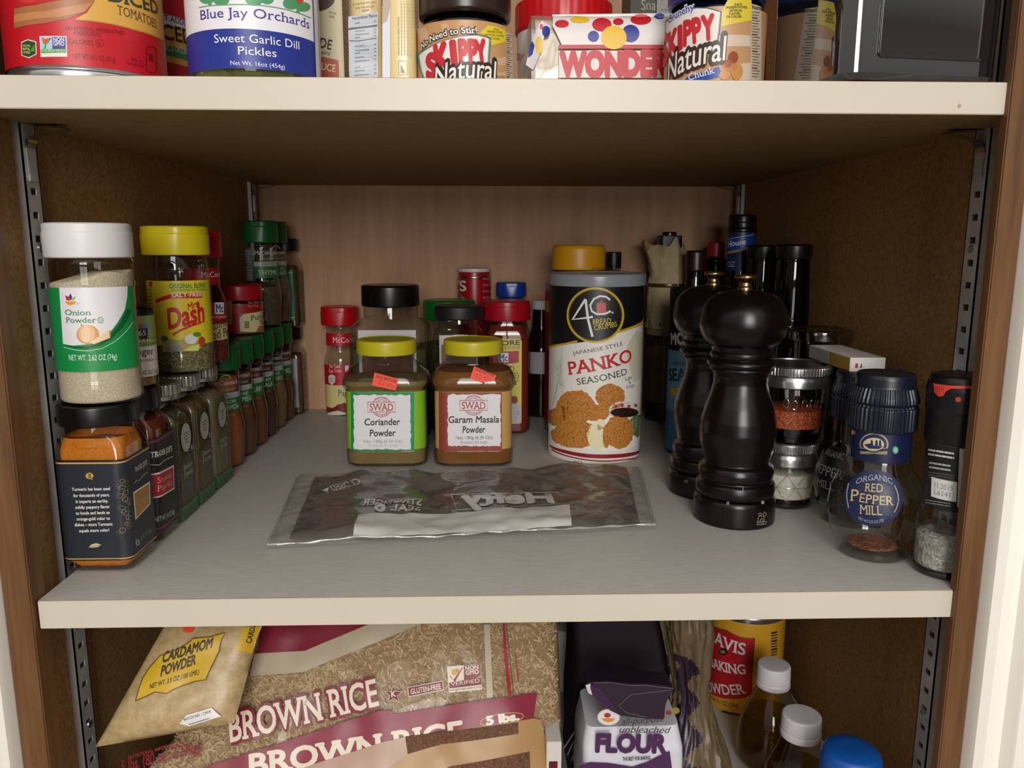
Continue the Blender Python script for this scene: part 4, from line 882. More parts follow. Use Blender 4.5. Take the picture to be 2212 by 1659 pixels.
# pepper mills
MP = [(.0285, .0208), (.0298, .0222), (.0305, .0262), (.0297, .0312), (.0268, .0335), (.0283, .0352), (.0290, .0400), (.0278, .0445), (.0246, .0467), (.0262, .0530), (.0284, .0620), (.0291, .0709), (.0283, .0800), (.0256, .0910), (.0222, .1010), (.0203, .1085), (.0206, .1140), (.0226, .1178), (.0240, .1192), (.0230, .1208), (.0255, .1222), (.0260, .1240), (.0250, .1264), (.0226, .1276), (.0238, .1290), (.0239, .1322), (.0226, .1336)]
EB = M('#0e0807', .27, 0, .38)
def mill(label, x, y):
    r = thing('pepper_mill', label, 'pepper mill', (x, y, 0), group='black turned pepper mills')
    obj('base', lathe([(0, 0), (.0305, 0), (.0313, .001), (.0313, .0170), (.0302, .0198), (.0285, .0206), (0, .0206)], .0012, 72), EB, r)
    obj('body', lathe(MP, .0012, 72), EB, r)
    obj('head', lathe([(.0226, .1334), (.0232, .1372), (.0262, .1388), (.0302, .1436), (.0325, .1505), (.0329, .1555), (.0317, .1635), (.0275, .1712), (.0195, .1766), (.0100, .1790), (0, .1794)], .003, 72), EB, r)
    obj('knob', lathe([(.0056, .1788), (.0056, .1806), (.0046, .1822), (.0044, .1845), (.0060, .1868), (.0080, .1876), (.0082, .1890), (.0076, .1902), (0, .1908)], .0005, 40), BRASS, r, label='brass knob')
    return r
mx, my = .1845, .1366
m1 = mill('black wooden pepper mill with brass knob, front one of the pair', mx, my)
GD = '#b8aa90'
L = Lab(Rev(mx, my, .0313)).z(*ZM)
for x0 in (470, 479): L.r(x0, 1448, x0 + 4, 1467, GD, 1)
for x0 in (676, 682, 688): L.r(x0, 1443, x0 + 3.5, 1462, GD, 1)
L.l([(648, 1570), (708, 1566)], 3, GD, 1); L.t('PEUGEOT', 647, 1588, 707, 1583, 9, GD, 1)
L.l([(655, 1568), (657, 1545), (664, 1532), (657, 1520), (672, 1515), (680, 1524), (668, 1530)], 2.4, GD, 1); L.l([(668, 1532), (690, 1538), (692, 1566)], 2.4, GD, 1); L.l([(692, 1540), (686, 1520), (694, 1509), (705, 1520), (698, 1538)], 2.4, GD, 1); L.l([(668, 1566), (670, 1552), (680, 1550), (683, 1566)], 2.4, GD, 1)
L.build('marking', m1)
L = Lab(Rev(mx, my, .0306)).z(*ZM); L.r(565, 1360, 568, 1382, GD, 1); L.build('index_mark', m1)
mill('black wooden pepper mill with brass knob, rear one behind the other mill', .1800, .2050)
m2 = [o for o in C.objects if o.name == 'pepper_mill.001'][0]
L = Lab(Rev(.1800, .2050, .0313)).z(*ZM)
for x0 in (217, 225, 233): L.r(x0, 1318, x0 + 4, 1336, '#7a7264', 1)
L.build('marking', m2)

# mason jars
BAND = M('#bcbcbb', .24, .95)
def mason(label, x, y, z0, prof, fill, fz, zb0, zb1, rb, quilt):
    r = thing('canning_jar', label, 'canning jar', (x, y, z0))
    body = obj('body', lathe(prof, .002, 64), GLASS, r)
    ip = [(0, .0062)] + [(q - .0022, max(z, .0065)) for q, z in prof if q > .002 and .003 < z < fz]
    ip += [(ip[-1][0], fz), (0, fz + .0015)]
    obj('contents', lathe(ip, .001, 48), fill, r)
    obj('glass_base', lathe([(0, .0006), (prof[2][0] - .003, .0006), (prof[2][0] - .002, .0035), (0, .0050)], .001, 48), clear('#4a4f4a', .08, .02), r)
    obj('band', lathe([(rb - .0018, zb0), (rb + .0002, zb0 + .0006), (rb - .0003, zb0 + (zb1 - zb0) * .35), (rb - .0012, zb0 + (zb1 - zb0) * .5), (rb - .0006, zb0 + (zb1 - zb0) * .58), (rb - .0002, zb0 + (zb1 - zb0) * .62), (rb - .0002, zb1 - .0016), (rb - .0012, zb1 - .0002), (rb - .0040, zb1), (rb - .0044, zb1 - .0012)], .0004, ribs=(72, .00055, zb0 + (zb1 - zb0) * .6, zb1 - .0014)), BAND, r)
    obj('lid', lathe([(rb - .0042, zb1 - .0016), (rb - .008, zb1 - .0018), (rb - .010, zb1 - .0010), (0, zb1 - .0008)], .0005, 48), M('#77746e', .3, .9), r)
    if quilt:                                   # embossed diamond pattern in the glass
        bm = bmesh.new(); r0 = prof[4][0] + .0002; n = 10
        for k in range(n):
            for a in (-1, 1):
                pts = []
                for j in range(9):
                    t = 2 * PI * (k + a * (j / 8 - .5)) / n * 1.0; zz = .008 + j / 8 * .022; pts.append((r0 * math.sin(t), -r0 * math.cos(t), zz))
                tube(pts, .00045, 5, bm)
        for zz in (.019,): tube([(r0 * math.sin(t), -r0 * math.cos(t), zz) for t in [2 * PI * j / 48 for j in range(49)]], .0004, 5, bm)
        obj('embossing', bm, clear('#ffffff', .22, .05, .95), r)
    return r
jx, jy = .2385, .1720
mason('small quilted glass jar of white salt with silver band lid, lower of the stacked pair', jx, jy, 0, [(0, 0), (.0205, 0), (.0225, .002), (.0232, .008), (.0236, .020), (.0236, .032), (.0228, .036)], speck('coarse_salt', [(.3, '#cfc8ba'), (.7, '#efeade')], 700, bmp=.3), .028, .0356, .0552, .0244, True)
mj = mason('squat glass jar of red chilli flakes with silver band lid, upper of the stacked pair', jx + .001, jy + .001, .0554, [(0, 0), (.0232, 0), (.0256, .002), (.0270, .012), (.0286, .028), (.0296, .040), (.0292, .045)], flakes('red_flakes', ['#8a2a12', '#b8481c', '#d0703a', '#6a1c0e', '#c05a2a'], 480), .0262, .0452, .0628, .0304, False)
bm = bmesh.new()
for (a, zz) in ((-.5, .034), (-.28, .033), (-.02, .0335), (.2, .034), (.42, .033)):      # embossed ornament
    t0 = a; tube([(.0291 * math.sin(t0 + .07 * math.cos(q)), -.0291 * math.cos(t0 + .07 * math.cos(q)), zz + .0035 * math.sin(q)) for q in [2 * PI * k / 14 for k in range(15)]], .0005, 5, bm)
obj('embossing', bm, clear('#ffffff', .2, .05, .95), mj)

# organic glass mills with navy caps
NV = M('#151a29', .33)
GP = [(0, 0), (.0222, 0), (.0240, .0018), (.0240, .0062), (.0246, .0085), (.0285, .0180), (.0308, .0295), (.0310, .0360), (.0297, .0460), (.0262, .0555), (.0220, .0630), (.0195, .0678), (.0190, .0700), (.0190, .0890)]
def rgp(z, s_=1):
    for (a, b), (c, d) in zip(GP[1:], GP[2:]):
        if b <= z / s_ <= d and d > b: return (a + (c - a) * (z / s_ - b) / (d - b)) * s_
    return .019 * s_
def glass_mill(label, x, y, s_, fillm, capm, group=None):
    r = thing('spice_grinder', label, 'spice grinder', (x, y, 0), group=group); k = lambda l: [(a * s_, b * s_) for a, b in l]
    obj('body', lathe(k(GP), .0015 * s_, 64), GLASS, r)
    obj('contents', lathe(k([(0, .0052), (.0150, .0054), (.0168, .0066), (.0140, .0078), (.008, .0072), (.004, .0086), (0, .0080)]), .0006, 32), fillm, r)
    obj('cap', lathe(k([(.0190, .0888), (.0214, .0892), (.0218, .0905), (.0218, .1050), (.0206, .1062), (.0206, .1074), (.0221, .1086), (.0216, .1120), (.0194, .1186), (.0190, .1196), (.0188, .1250), (.0180, .1272), (.0176, .1276), (.0168, .1270), (0, .1270)]), .0006 * s_, ribs=(44, .0007 * s_, .0907 * s_, .1184 * s_)), capm, r)
    return r
ox, oy = .2600, .0640
RF = flakes('pepper_flakes', ['#6a2a18', '#8f4a2a', '#a86a3a', '#5a2a1c'], 300)
g1 = glass_mill('bulb shaped glass grinder of red pepper with ribbed navy cap, in front', ox, oy, 1, RF, NV)
L = Lab(Rev(ox, oy, lambda z: .01925)).z(*ZN)
L.uvr(-.05, .0690, .05, .0888, '#151b40', 0)
L.e(745, 300, 155, 125, '#a89c78', 1, 30, -20, 200); L.e(742, 300, 140, 108, '#20285a', 2, 30, -20, 200); L.e(740, 300, 112, 72, '#c9bd86', 3, 26); L.p([(640, 300), (700, 290), (760, 318), (840, 320), (800, 350), (690, 345)], '#20285a', 4)
for a in (722, 772, 810): L.p([(a - 16, 318), (a - 10, 262), (a, 250), (a + 10, 262), (a + 16, 318)], '#20285a', 4)
L.p([(592, 372), (890, 372), (885, 412), (745, 402), (600, 405)], '#8f8568', 2); L.t('1880', 705, 392, 785, 394, 20, '#20285a', 4); L.e(975, 362, 32, 42, '#4f9a78', 1); L.e(975, 362, 22, 28, '#8fc0a8', 2)
L.r(505, 150, 522, 192, '#d8d8d8', 1); L.r(522, 150, 545, 192, '#c0504a', 1); L.build('neck_label', g1)
L = Lab(Rev(ox, oy, rgp)).z(*ZN); GT = '#c4b078'
L.e(740, 882, 322, 308, '#1c2348', 0, 56)
L.l([(470, 720), (455, 800), (450, 870), (470, 990)], 9, '#b8b29a', 1); L.l([(965, 745), (1000, 830), (1008, 900), (990, 985), (960, 1040)], 9, GT, 1)
L.t('ORGANIC', 545, 735, 950, 735, 62, '#9fa4b8', 2, serif=True, arc=.95)
L.t('RED', 642, 808, 842, 818, 92, GT, 2, serif=True); L.t('P', 485, 912, 580, 918, 130, GT, 2, serif=True); L.t('EPPER', 585, 922, 960, 962, 100, GT, 2, serif=True); L.t('MILL', 588, 1052, 832, 1068, 102, GT, 2, serif=True)
L.t('NET WT 0.72 OZ (20g)', 580, 1110, 850, 1125, 32, '#a8aab8', 2, arc=-1.1); L.build('label', g1)
ax_, ay_ = .2740, .1275
g2 = glass_mill('glass grinder with black round label and navy cap, directly behind the red pepper one', ax_, ay_, .93, DARK, NV)
L = Lab(Rev(ax_, ay_, lambda z: rgp(z, .93))); a0, z0 = -1.20, .0415
def lab_circle(L, a0, z0, ra, rz, m, l): L.raw([Vector((.03 * (a0 + ra * math.cos(2 * PI * k / 40)), z0 + rz * math.sin(2 * PI * k / 40))) for k in range(40)], [tuple(range(40))], m, l)
lab_circle(L, a0, z0, .66, .0205, '#101014', 0)
def lab_txt(t_, a, b, v, h, m):
    vs, fs, p_, q_ = glyphs(t_, 0, True); L.raw([Vector((.03 * (a + (X - p_) / (q_ - p_) * (b - a)), v + Y * h)) for X, Y in vs], fs, m, 2)
lab_txt('ORGANIC', a0 - .42, a0 + .42, .0535, .0042, '#8f9096'); lab_txt('PEPPER', a0 - .5, a0 + .5, .0395, .0070, '#8a8a90'); lab_txt('MILL', a0 - .3, a0 + .3, .0295, .0060, '#8a8a90')
L.build('label', g2)
bx_, by_ = .2845, .1815
g3 = glass_mill('glass grinder with navy cap at the right wall, mostly hidden, rearmost of the three', bx_, by_, .76, RF, NV)
obj('cap_top', lathe([(.0146, .0965), (.0172, .0970), (.0172, .1160), (.0160, .1178), (0, .1178)], .001, 40), NV, g3)
L = Lab(Rev(bx_, by_, lambda z: rgp(z, .76))); a0 = .35; lab_circle(L, a0, .044, .6, .020, '#2a1c1c', 0); lab_circle(L, a0, .048, .3, .010, '#77706c', 1)
lab_txt('LEMON', a0 - .45, a0 + .45, .030, .0055, '#a84a2a'); L.build('label', g3)

# small carton lying on the navy caps
zb = .1184
bxx = thing('carton', 'small flat white and yellow carton lying on top of the navy caps', 'carton', (.2765, .1640, zb))
obj('box', box(-.0135, .0135, -.040, .036, 0, .0105, .0003), M('#dcd8d2', .45), bxx, smooth=0)
L = Lab(Flat((.2765 - .0135, .1640, zb), (0, -1, 0), (0, 0, 1))); L.uvr(.004, .0002, .0395, .0103, '#b8912e', 0); L.uvr(-.036, .0002, .004, .0103, '#bdbab6', 0); L.build('printed_side', bxx)
L = Lab(Flat((.2765, .1640 - .040, zb))); L.uvr(-.0095, .0028, -.0075, .0062, '#b8303a', 1); L.raw([Vector(q) for q in ((-.0090, .0030), (-.0070, .0030), (-.0092, .0058))], [(0, 1, 2)], '#b8303a', 2)
L.raw([Vector(q) for q in ((-.0062, .0028), (-.0045, .0030), (-.0046, .0068))], [(0, 1, 2)], '#6a2a3a', 2); L.raw([Vector(q) for q in ((-.0040, .0030), (-.0020, .0042), (-.0032, .0040))], [(0, 1, 2)], '#5a7a4a', 2); L.uvr(-.004, .0018, .012, .0022, '#b8b2a0', 1); L.build('printed_end', bxx)

# clear tub, salt grinder
xx, rr_ = pl(1703, 1837, 735, .2320); zt, zm = hz(1770, 714, .2100), hz(1770, 731, .2100)
ct = thing('plastic_tub', 'round clear plastic tub with clear lid behind the stacked canning jars', 'tub', (xx, .2320, 0))
obj('body', lathe([(0, .0005), (rr_ * .80, 0), (rr_ * .86, .002), (rr_ * .93, zm - .002), (rr_ * .96, zm)], .001, 56), clear('#e2e4e4', .08, .05), ct)
obj('lid', lathe([(rr_ * .97, zm - .004), (rr_, zm - .003), (rr_, zt - .002), (rr_ * .96, zt), (rr_ * .86, zt - .0005), (rr_ * .84, zt - .002), (0, zt - .002)], .0006, 56, ribs=None), clear('#d8dada', .14, .08), ct)
obj('contents', lathe([(0, .001), (rr_ * .78, .001), (rr_ * .84, zm - .035), (0, zm - .033)], .001), powder('#6a5a44'), ct)
L = Lab(Rev(xx, .2320, rr_ * .90)); L.uvr(.002, zm - .040, .034, zm - .008, '#aeaaa8', 0); L.build('label', ct)
ux, uy = .2915, .0300
sg = thing('spice_grinder', 'glass salt grinder with black cap and red catch, beside the right wooden stile', 'spice grinder', (ux, uy, 0))
obj('body', lathe([(0, .0005), (.0180, 0), (.0193, .002), (.0193, .0370), (.0185, .0420), (.0172, .0460), (.0168, .0500), (.0168, .0890)], .002, 56), GLASS, sg)
obj('contents', lathe([(0, .005), (.0172, .005), (.0178, .008), (.0178, .026), (.012, .0285), (0, .024)], .001, 40), flakes('salt_crystals', ['#8f8c88', '#b5b2ac', '#77746e', '#c4c1ba'], 260), sg)
obj('glass_base', lathe([(0, .0008), (.0178, .0008), (.0178, .0038), (0, .0046)], .001, 48), clear('#4a4f4a', .08, .02), sg)
obj('cap', lathe([(.0172, .0885), (.0186, .0890), (.0188, .1080), (.0196, .1095), (.0198, .1230), (.0188, .1290), (.0176, .1315), (.0150, .1322), (0, .1322)], .001, 64), M('#101012', .35), sg)
CT = Rev(ux, uy, .0199)
L = Lab(CT, .0004).z(*ZJ); RD = '#d84438'
L.p([(1117, 448), (1150, 455), (1205, 462), (1360, 462), (1360, 478), (1215, 480), (1190, 495), (1170, 525), (1145, 525), (1122, 500)], RD, 0)
for k in range(5): L.l([(1127 + k * 12, 470), (1130 + k * 11, 500 + 8 * (k % 3))], 3, '#a02a22', 1)
L.e(1258, 543, 17, 15, '#b03a30', 0, 16); L.build('catch', sg, label='red catch')
L = Lab(Rev(ux, uy, .0170)).z(*ZJ); L.uvr(-.03, .0460, .03, .0875, '#1a191b', 0)
L.lines(1085, 820, 1235, 870, 2, '#c8c6c4', z=1, slope=.16, seed=2); L.lines(1090, 895, 1215, 945, 2, '#a8a6a4', z=1, slope=.16, seed=3); L.lines(1085, 955, 1240, 1000, 3, '#55534f', z=1, slope=.14, seed=4)
L.p([(1105, 988), (1250, 1020), (1245, 1135), (1102, 1102)], '#d4d2d2', 2); L.t('11.2019', 1122, 1050, 1225, 1072, 32, '#8a888a', 3); L.t('L6241', 1120, 1088, 1210, 1108, 28, '#8a888a', 3)
L.p([(1265, 825), (1330, 835), (1325, 1180), (1250, 1165)], '#b8b2a8', 2)
for k in range(22): L.l([(1285, 850 + k * 14), (1312, 854 + k * 14)], 5, '#6a655e', 3)
L.lines(1070, 1115, 1215, 1145, 2, '#77757a', z=1, slope=.16); L.build('label', sg)

# zip bag lying flat on the shelf
hb = thing('zip_bag', 'clear plastic zip bag with white strip lying flat in front of the spice jars', 'bag', (-.04, .2, 0))
cor = [at_z(640, 1022, .005), at_z(1385, 1003, .005), at_z(1420, 1137, .003), at_z(572, 1180, .003)]
def bag_pt(s_, t_, lift=0):             # s_ across, t_ towards the room
    p = (cor[0] * (1 - s_) + cor[1] * s_) * (1 - t_) + (cor[3] * (1 - s_) + cor[2] * s_) * t_
    e = min(s_, 1 - s_, t_, 1 - t_); puff = min(1, e / .12) ** .6
    n1 = noise.noise(Vector((s_ * 5, t_ * 3, 1.7))); n2 = noise.noise(Vector((s_ * 13 + t_ * 4, t_ * 8, 4.1))); n3 = abs(noise.noise(Vector((s_ * 7 - t_ * 3, t_ * 6, 9.3))))
    back = max(0, 1 - t_ / .35)
    hgt = .0015 + puff * (.0050 + .0035 * n1 + .0022 * n2) + .006 * back * puff * (1 - n3 * 2.2) + .0045 * math.exp(-((t_ - .93) / .05) ** 2) * (.5 + .6 * n1)
    rd = 1 - 2.2 * abs(noise.noise(Vector((s_ * 16 - t_ * 5, t_ * 11, 2.2)))); hgt += .0016 * max(0, rd) * min(1, e / .05) * (.35 + .65 * max(back, 1 - e / .12))
    p.z = max(.0012, hgt) + lift; p.y += .006 * noise.noise(Vector((s_ * 4, 3.3, 0))) * (1 if t_ < .1 else .3)
    return p
def bag_grid(s0, s1, t0, t1, ns, nt_, lift, mat, name, th=0):
    bm = bmesh.new(); g = [[bm.verts.new(bag_pt(s0 + (s1 - s0) * i / ns, t0 + (t1 - t0) * j / nt_, lift) - hb.location) for i in range(ns + 1)] for j in range(nt_ + 1)]
    for j in range(nt_):
        for i in range(ns): bm.faces.new((g[j][i], g[j][i + 1], g[j + 1][i + 1], g[j + 1][i]))
    if th: bmesh.ops.solidify(bm, geom=bm.faces[:], thickness=th)
    return obj(name, bm, mat, hb, smooth=60)
bag_grid(0, 1, 0, 1, 170, 72, 0, clear('#f8f6f4', .05, .07, .50, .12, '#d0c9c2'), 'film')
bag_grid(.055, .955, .07, .955, 90, 36, -.0009, clear('#8d8380', .02, .3, .12, .84, '#5b4b45'), 'brown_panel')
bag_grid(.212, .770, .735, .978, 60, 14, .0005, M('#c9c6c0', .4), 'white_strip')
tube_pts = [bag_pt(.004 + .992 * k / 60, .988 + .005 * math.sin(k * .31) + .002 * math.sin(k * 1.3), .0010) - hb.location for k in range(61)]
obj('glint_edge', tube(tube_pts, [.0008 + .0004 * math.sin(k * 1.1) for k in range(61)], 6), clear('#ffffff', .18, .06, .9, .25, '#e6e2de'), hb, smooth=60)  # front fold as a whitish tube; its pale colour puts in the film's glints
for s0 in (.006, .994):
    tp = [bag_pt(s0, .03 + .94 * k / 30, .0006) - hb.location for k in range(31)]
    obj('side_seam', tube(tp, [.0006 + .0003 * math.sin(k * 1.3) for k in range(31)], 6), clear('#ffffff', .14, .06, .8, .15, '#dcd8d4'), hb, smooth=60)
class BagS:
    curved = False
    def uv(s, px, py): p = at_z(px, py, .006); return Vector((p.x, p.y))
    def pos(s, u, v, h):
        a, b, c, d = cor; t_ = min(max((a.y + (b.y - a.y) * .5 - v) / ((a.y + b.y - c.y - d.y) / 2), .02), .98)
        l, r = a.lerp(d, t_), b.lerp(c, t_); s_ = min(max((u - l.x) / (r.x - l.x), .01), .99); p = bag_pt(s_, t_, h + .0004); p.x, p.y = u, v; return p
L = Lab(BagS()).z(*ZH); PW_ = '#cdc9c5'
L.t('Hefty', 1095, 322, 1585, 312, 62, PW_, 1, bold=.05, mirror=True)
L.l([(1045, 258), (1600, 250), (1632, 320), (1075, 338), (1045, 258)], 5, PW_, 1)
L.t('STRONGER', 580, 320, 890, 312, 28, PW_, 1, bold=.03, mirror=True); L.t('SEAL', 728, 350, 886, 347, 26, PW_, 1, bold=.03, mirror=True)
L.e(676, 341, 30, 20, PW_, 1); L.ring(668, 326, 18, 11, 6, PW_, 1, 16, 0, 180); L.e(672, 342, 9, 6, '#5a504c', 2)
L.t('CLOSED', 430, 240, 580, 215, 22, PW_, 1, bold=.03, mirror=True); L.p([(375, 238), (410, 226), (405, 246)], PW_, 1)
L.build('print', hb)

# ------------------------------------------------------------------ things on the upper shelf
ZT1, ZT2, ZT3, ZT4, ZB = (.2532, 0, 0), (.2532, 400, 0), (.2803, 860, 0), (.3761, 1380, 0), (.1085, 680, 0)
def tin(label, x, y, r_, h):
    r = thing('food_tin', label, 'tin', (x, y, ZT)); q = r_
    obj('body', lathe([(0, .001), (q - .003, .001), (q - .001, 0), (q + .0004, .0008), (q + .0002, .0040), (q - .0012, .0052), (q - .0004, .0070), (q - .0004, h - .006), (q + .0004, h - .002), (q - .002, h), (q - .004, h - .003), (0, h - .003)], .0006, 72), TIN, r); return r
y1 = .0500; cx1, cr1 = pl(30, 346, 100, y1); t1 = tin('large red and gold tin of diced tomatoes, leftmost on the upper shelf', cx1, y1, cr1, .118)
L = Lab(Rev(cx1, y1, cr1), .0001).z(*ZT1); L.uvr(-.095, L.s.uv(190, 144).y, .1, ZT + .112, '#c01622', 0)
L.p([(640, 165), (760, 172), (950, 200), (1150, 250), (1392, 345), (1400, -160), (880, -160), (800, 20), (740, 110)], '#d9a64a', 1)
L.l([(640, 168), (760, 178), (950, 206), (1150, 256), (1392, 352)], 9, '#b88a3a', 2)
L.p([(125, 75), (300, 45), (560, 0), (820, -40), (800, 20), (730, 100), (560, 165), (380, 200), (125, 245)], '#a5683c', 2); L.p([(125, 130), (400, 95), (700, 40), (790, 20), (720, 105), (500, 150), (125, 200)], '#bd8050', 3); L.p([(130, 40), (160, -40), (520, -80), (560, -10), (300, 38), (130, 70)], '#b52222', 2); L.e(240, -10, 80, 40, '#c93030', 3)
L.t('DICED', 1055, 32, 1345, 128, 112, '#3a4030', 3, suf='ICED', serif=True, bold=.03); L.t('TOMATOES', 1000, 122, 1310, 232, 78, '#5a4a28', 3, pre='TOMATOE', serif=True)
L.t('NO ARTIFICIAL PRESERVATIVES', 700, 262, 1055, 300, 34, '#7a0f18', 2, suf='IFICIAL PRESERVATIVES'); L.t('INGREDIENTS', 700, 300, 862, 314, 32, '#7a0f18', 2, suf='REDIENTS'); L.t('CALORIES', 715, 378, 795, 386, 38, '#7a0f18', 2, suf='RIES'); L.ring(850, 368, 32, 32, 4, '#7a0f18', 2); L.t('K', 838, 382, 862, 384, 28, '#7a0f18', 2, bold=.03)
L.t('NET WT 14.5 OZ (411g)', 700, 505, 985, 535, 46, '#7a0f18', 2, suf='WT 14.5 OZ (411g)')
L.t('PER 1/2', 1120, 520, 1218, 545, 28, '#7a0f18', 2); L.t('CUP SERVING', 1080, 548, 1222, 578, 22, '#7a0f18', 2); L.l([(1245, 420), (1255, 400), (1300, 395), (1330, 420), (1335, 600), (1310, 625), (1260, 612), (1245, 580), (1245, 420)], 6, '#6a0f16', 2); L.t('30', 1262, 515, 1308, 530, 62, '#6a0f16', 2, bold=.03)
L.p([(183, 360), (240, 335), (312, 355), (315, 465), (250, 498), (185, 475)], '#dcd8c8', 1); L.p([(190, 367), (240, 344), (304, 362), (307, 460), (250, 488), (192, 470)], '#27451f', 2)
for k, t_ in enumerate(('NON', 'BPA', 'LINER')): L.t(t_, 200, 402 + 28 * k, 262, 404 + 28 * k, 22, '#b8c07a', 3, bold=.02)
L.p([(255, 440), (300, 380), (300, 440)], '#4f8a3a', 3)
L.p([(338, 310), (568, 310), (575, 485), (350, 488)], '#dce0dc', 1); L.p([(345, 316), (446, 316), (450, 420), (352, 424)], '#a8c8dc', 2); L.p([(446, 316), (560, 318), (563, 418), (450, 420)], '#3f3f8f', 2); L.t('NON', 458, 355, 552, 355, 34, '#dcdcec', 3, bold=.03); L.t('GMO', 458, 390, 552, 390, 34, '#dcdcec', 3, bold=.03)
L.p([(352, 422), (563, 418), (565, 450), (354, 455)], '#4f9a3c', 2); L.t('VERIFIED', 360, 447, 555, 444, 22, '#dce8c8', 3); L.p([(360, 320), (390, 335), (432, 322), (415, 370), (372, 375)], '#d8582a', 3); L.l([(385, 420), (392, 380), (436, 325)], 12, '#4f9a3c', 3)
L.build('label', t1)
y2 = .1360; cr2 = cr1; cx2 = pl(300, 419, 100, y2)[0]; cx2 = at_y(418, 100, y2).x - cr2; t2 = tin('red tin of diced tomatoes with garlic, half hidden behind the larger looking one', cx2, y2, cr2, .118)
L = Lab(Rev(cx2, y2, cr2), .0001).z(*ZT1); L.uvr(-.095, ZT + .008, .1, ZT + .112, '#b81826', 0); zz = lambda v: hz(390, v * .2532, y2 - cr2 * .6)
L.uvr(-.06, zz(530), .1, zz(130), '#d0a048', 1); L.uvr(-.06, zz(215), .1, zz(120), '#d8d8d2', 2); L.t('NO SALT ADDED', 1370, 165, 1610, 235, 46, '#2c4a7a', 3, suf='LT ADDED', bold=.02)
L.t('DICED', 1382, 330, 1628, 385, 125, '#26231c', 3, suf='CED', serif=True, bold=.03); L.uvr(-.06, zz(475), .1, zz(385), '#1f7a50', 2); L.t('GARLIC & OREGANO', 1380, 425, 1618, 478, 50, '#cfdcc8', 3, suf='RLIC & OREGANO'); L.build('label', t2)

y3 = .0500; cx3, cr3 = pl(413, 690, 100, y3); pj = thing('pickle_jar', 'glass jar of dill pickles with white and blue label, on the upper shelf', 'jar', (cx3, y3, ZT))
obj('body', lathe([(0, .0006), (cr3 - .005, 0), (cr3 - .001, .003), (cr3, .008), (cr3, .105), (cr3 - .006, .115), (cr3 - .006, .124)], .002, 64), GLASS, pj)
obj('contents', lathe([(0, .002), (cr3 - .006, .002), (cr3 - .0022, .008), (cr3 - .0022, .100), (0, .100)], .002, 48), flakes('pickle_slices', ['#3a4218', '#5d6428', '#7a7d3a', '#474c1e', '#8f9050'], 90, .25, .8), pj)
obj('lid', lathe([(cr3 - .006, .115), (cr3 - .003, .116), (cr3 - .003, .127), (cr3 - .006, .129), (0, .129)], .001, 64), WHITE, pj)
f3 = Rev(cx3, y3, cr3); L = Lab(f3).z(*ZT2); z_ = lambda v: f3.uv(560, v * .2532).y
zl, zbm, zb2 = z_(590), z_(585), z_(255)
L.uvr(-.062, zl, .058, ZT + .108, '#d8d5dc', 0); L.uvr(-.049, zl, .0495, ZT + .108, '#e4e2e6', 1); L.uvr(-.052, zl, .051, zb2, '#1c2f8a', 2)
for u_ in (-.0500, .0495): L.uvr(u_, zl, u_ + .0012, ZT + .108, '#3a2f8a', 3)
L.t('Blue Jay Orchards', 138, 172, 1056, 248, 82, '#3a2f86', 3, serif=True); L.t('Sweet Garlic Dill', 255, 368, 970, 424, 72, '#e8e6f0', 4); L.t('Pickles', 455, 466, 778, 490, 70, '#e8e6f0', 4); L.t('Net Wt. 16oz (454g)', 390, 556, 848, 592, 38, '#e0def0', 4)
L.l([(120, 66), (350, 42), (620, 45), (850, 80), (1066, 155)], 8, '#5a9a6c', 3)
for cx_, cy_, q in ((190, -10, 66), (310, 0, 70), (590, -5, 80), (700, 0, 55), (905, 30, 75), (1005, 60, 60)): L.e(cx_, cy_, q, q * .7, '#4f9462', 2, 14)
for cx_, cy_ in ((215, 40), (610, 38), (960, 105)): L.r(cx_ - 14, cy_ - 40, cx_ + 14, cy_ + 8, '#4f9462', 2)
L.e(975, -5, 30, 32, '#d0402a', 4); L.build('label', pj)

# cartons and packets behind
y4 = .0930; xr = at_y(741, 90, y4).x; yb = on_plane(754, 90, (xr, 0, 0), Vector((1, 0, 0))).y
c4 = thing('carton', 'cream carton with orange panel, right of the pickle jar', 'carton', (xr - .025, y4, ZT)); obj('box', box(-.025, .025, 0, max(.03, yb - y4), 0, .10, .0006), M('#cbc19c', .45), c4)
L = Lab(Flat((xr - .025, y4, ZT))).z(*ZB); L.t('SINCE', 278, 258, 418, 292, 40, '#4a4438', 1); L.t('1896', 282, 340, 385, 370, 46, '#4a4438', 1)
L.e(-30, -30, 430, 265, '#3a261c', 1, 30, 180, 360); L.t('ODE', 92, 940, 326, 992, 200, '#3a1c10', 2, suf='DE', serif=True, bold=.02); L.t('quality', 95, 1072, 312, 1092, 74, '#3a2c1c', 2, suf='uality')
L.p([(40, 1110), (100, 1120), (475, 1200), (488, 1605), (40, 1605)], '#b04c28', 1); L.t('SAUCE', 116, 1388, 408, 1440, 150, '#e0d0a8', 2, suf='UCE', serif=True, bold=.02); L.p([(80, 390), (95, 385), (95, 500), (80, 500)], '#4a2418', 2); L.e(75, 580, 30, 80, '#8a3020', 2); L.build('printed_front', c4)
L = Lab(Flat((xr, y4, ZT), (0, 1, 0))); dd = yb - y4; L.uvr(0, .001, dd, .099, '#bfb492', 0)
for k in range(26): L.uvr(dd * .1, .006 + k * .0026, dd * (.6 + .3 * ((k * 7) % 5) / 5), .0068 + k * .0026, '#6a5c44', 1)
L.build('printed_side', c4)
y5 = .0520; xa, xb = at_y(753, 100, y5).x, at_y(826, 100, y5).x
p5 = thing('food_packet', 'cream food packet showing a pale nutrition table, beside the cream carton', 'packet', ((xa + xb) / 2, y5 + .013, ZT)); w5 = xb - xa - .0006
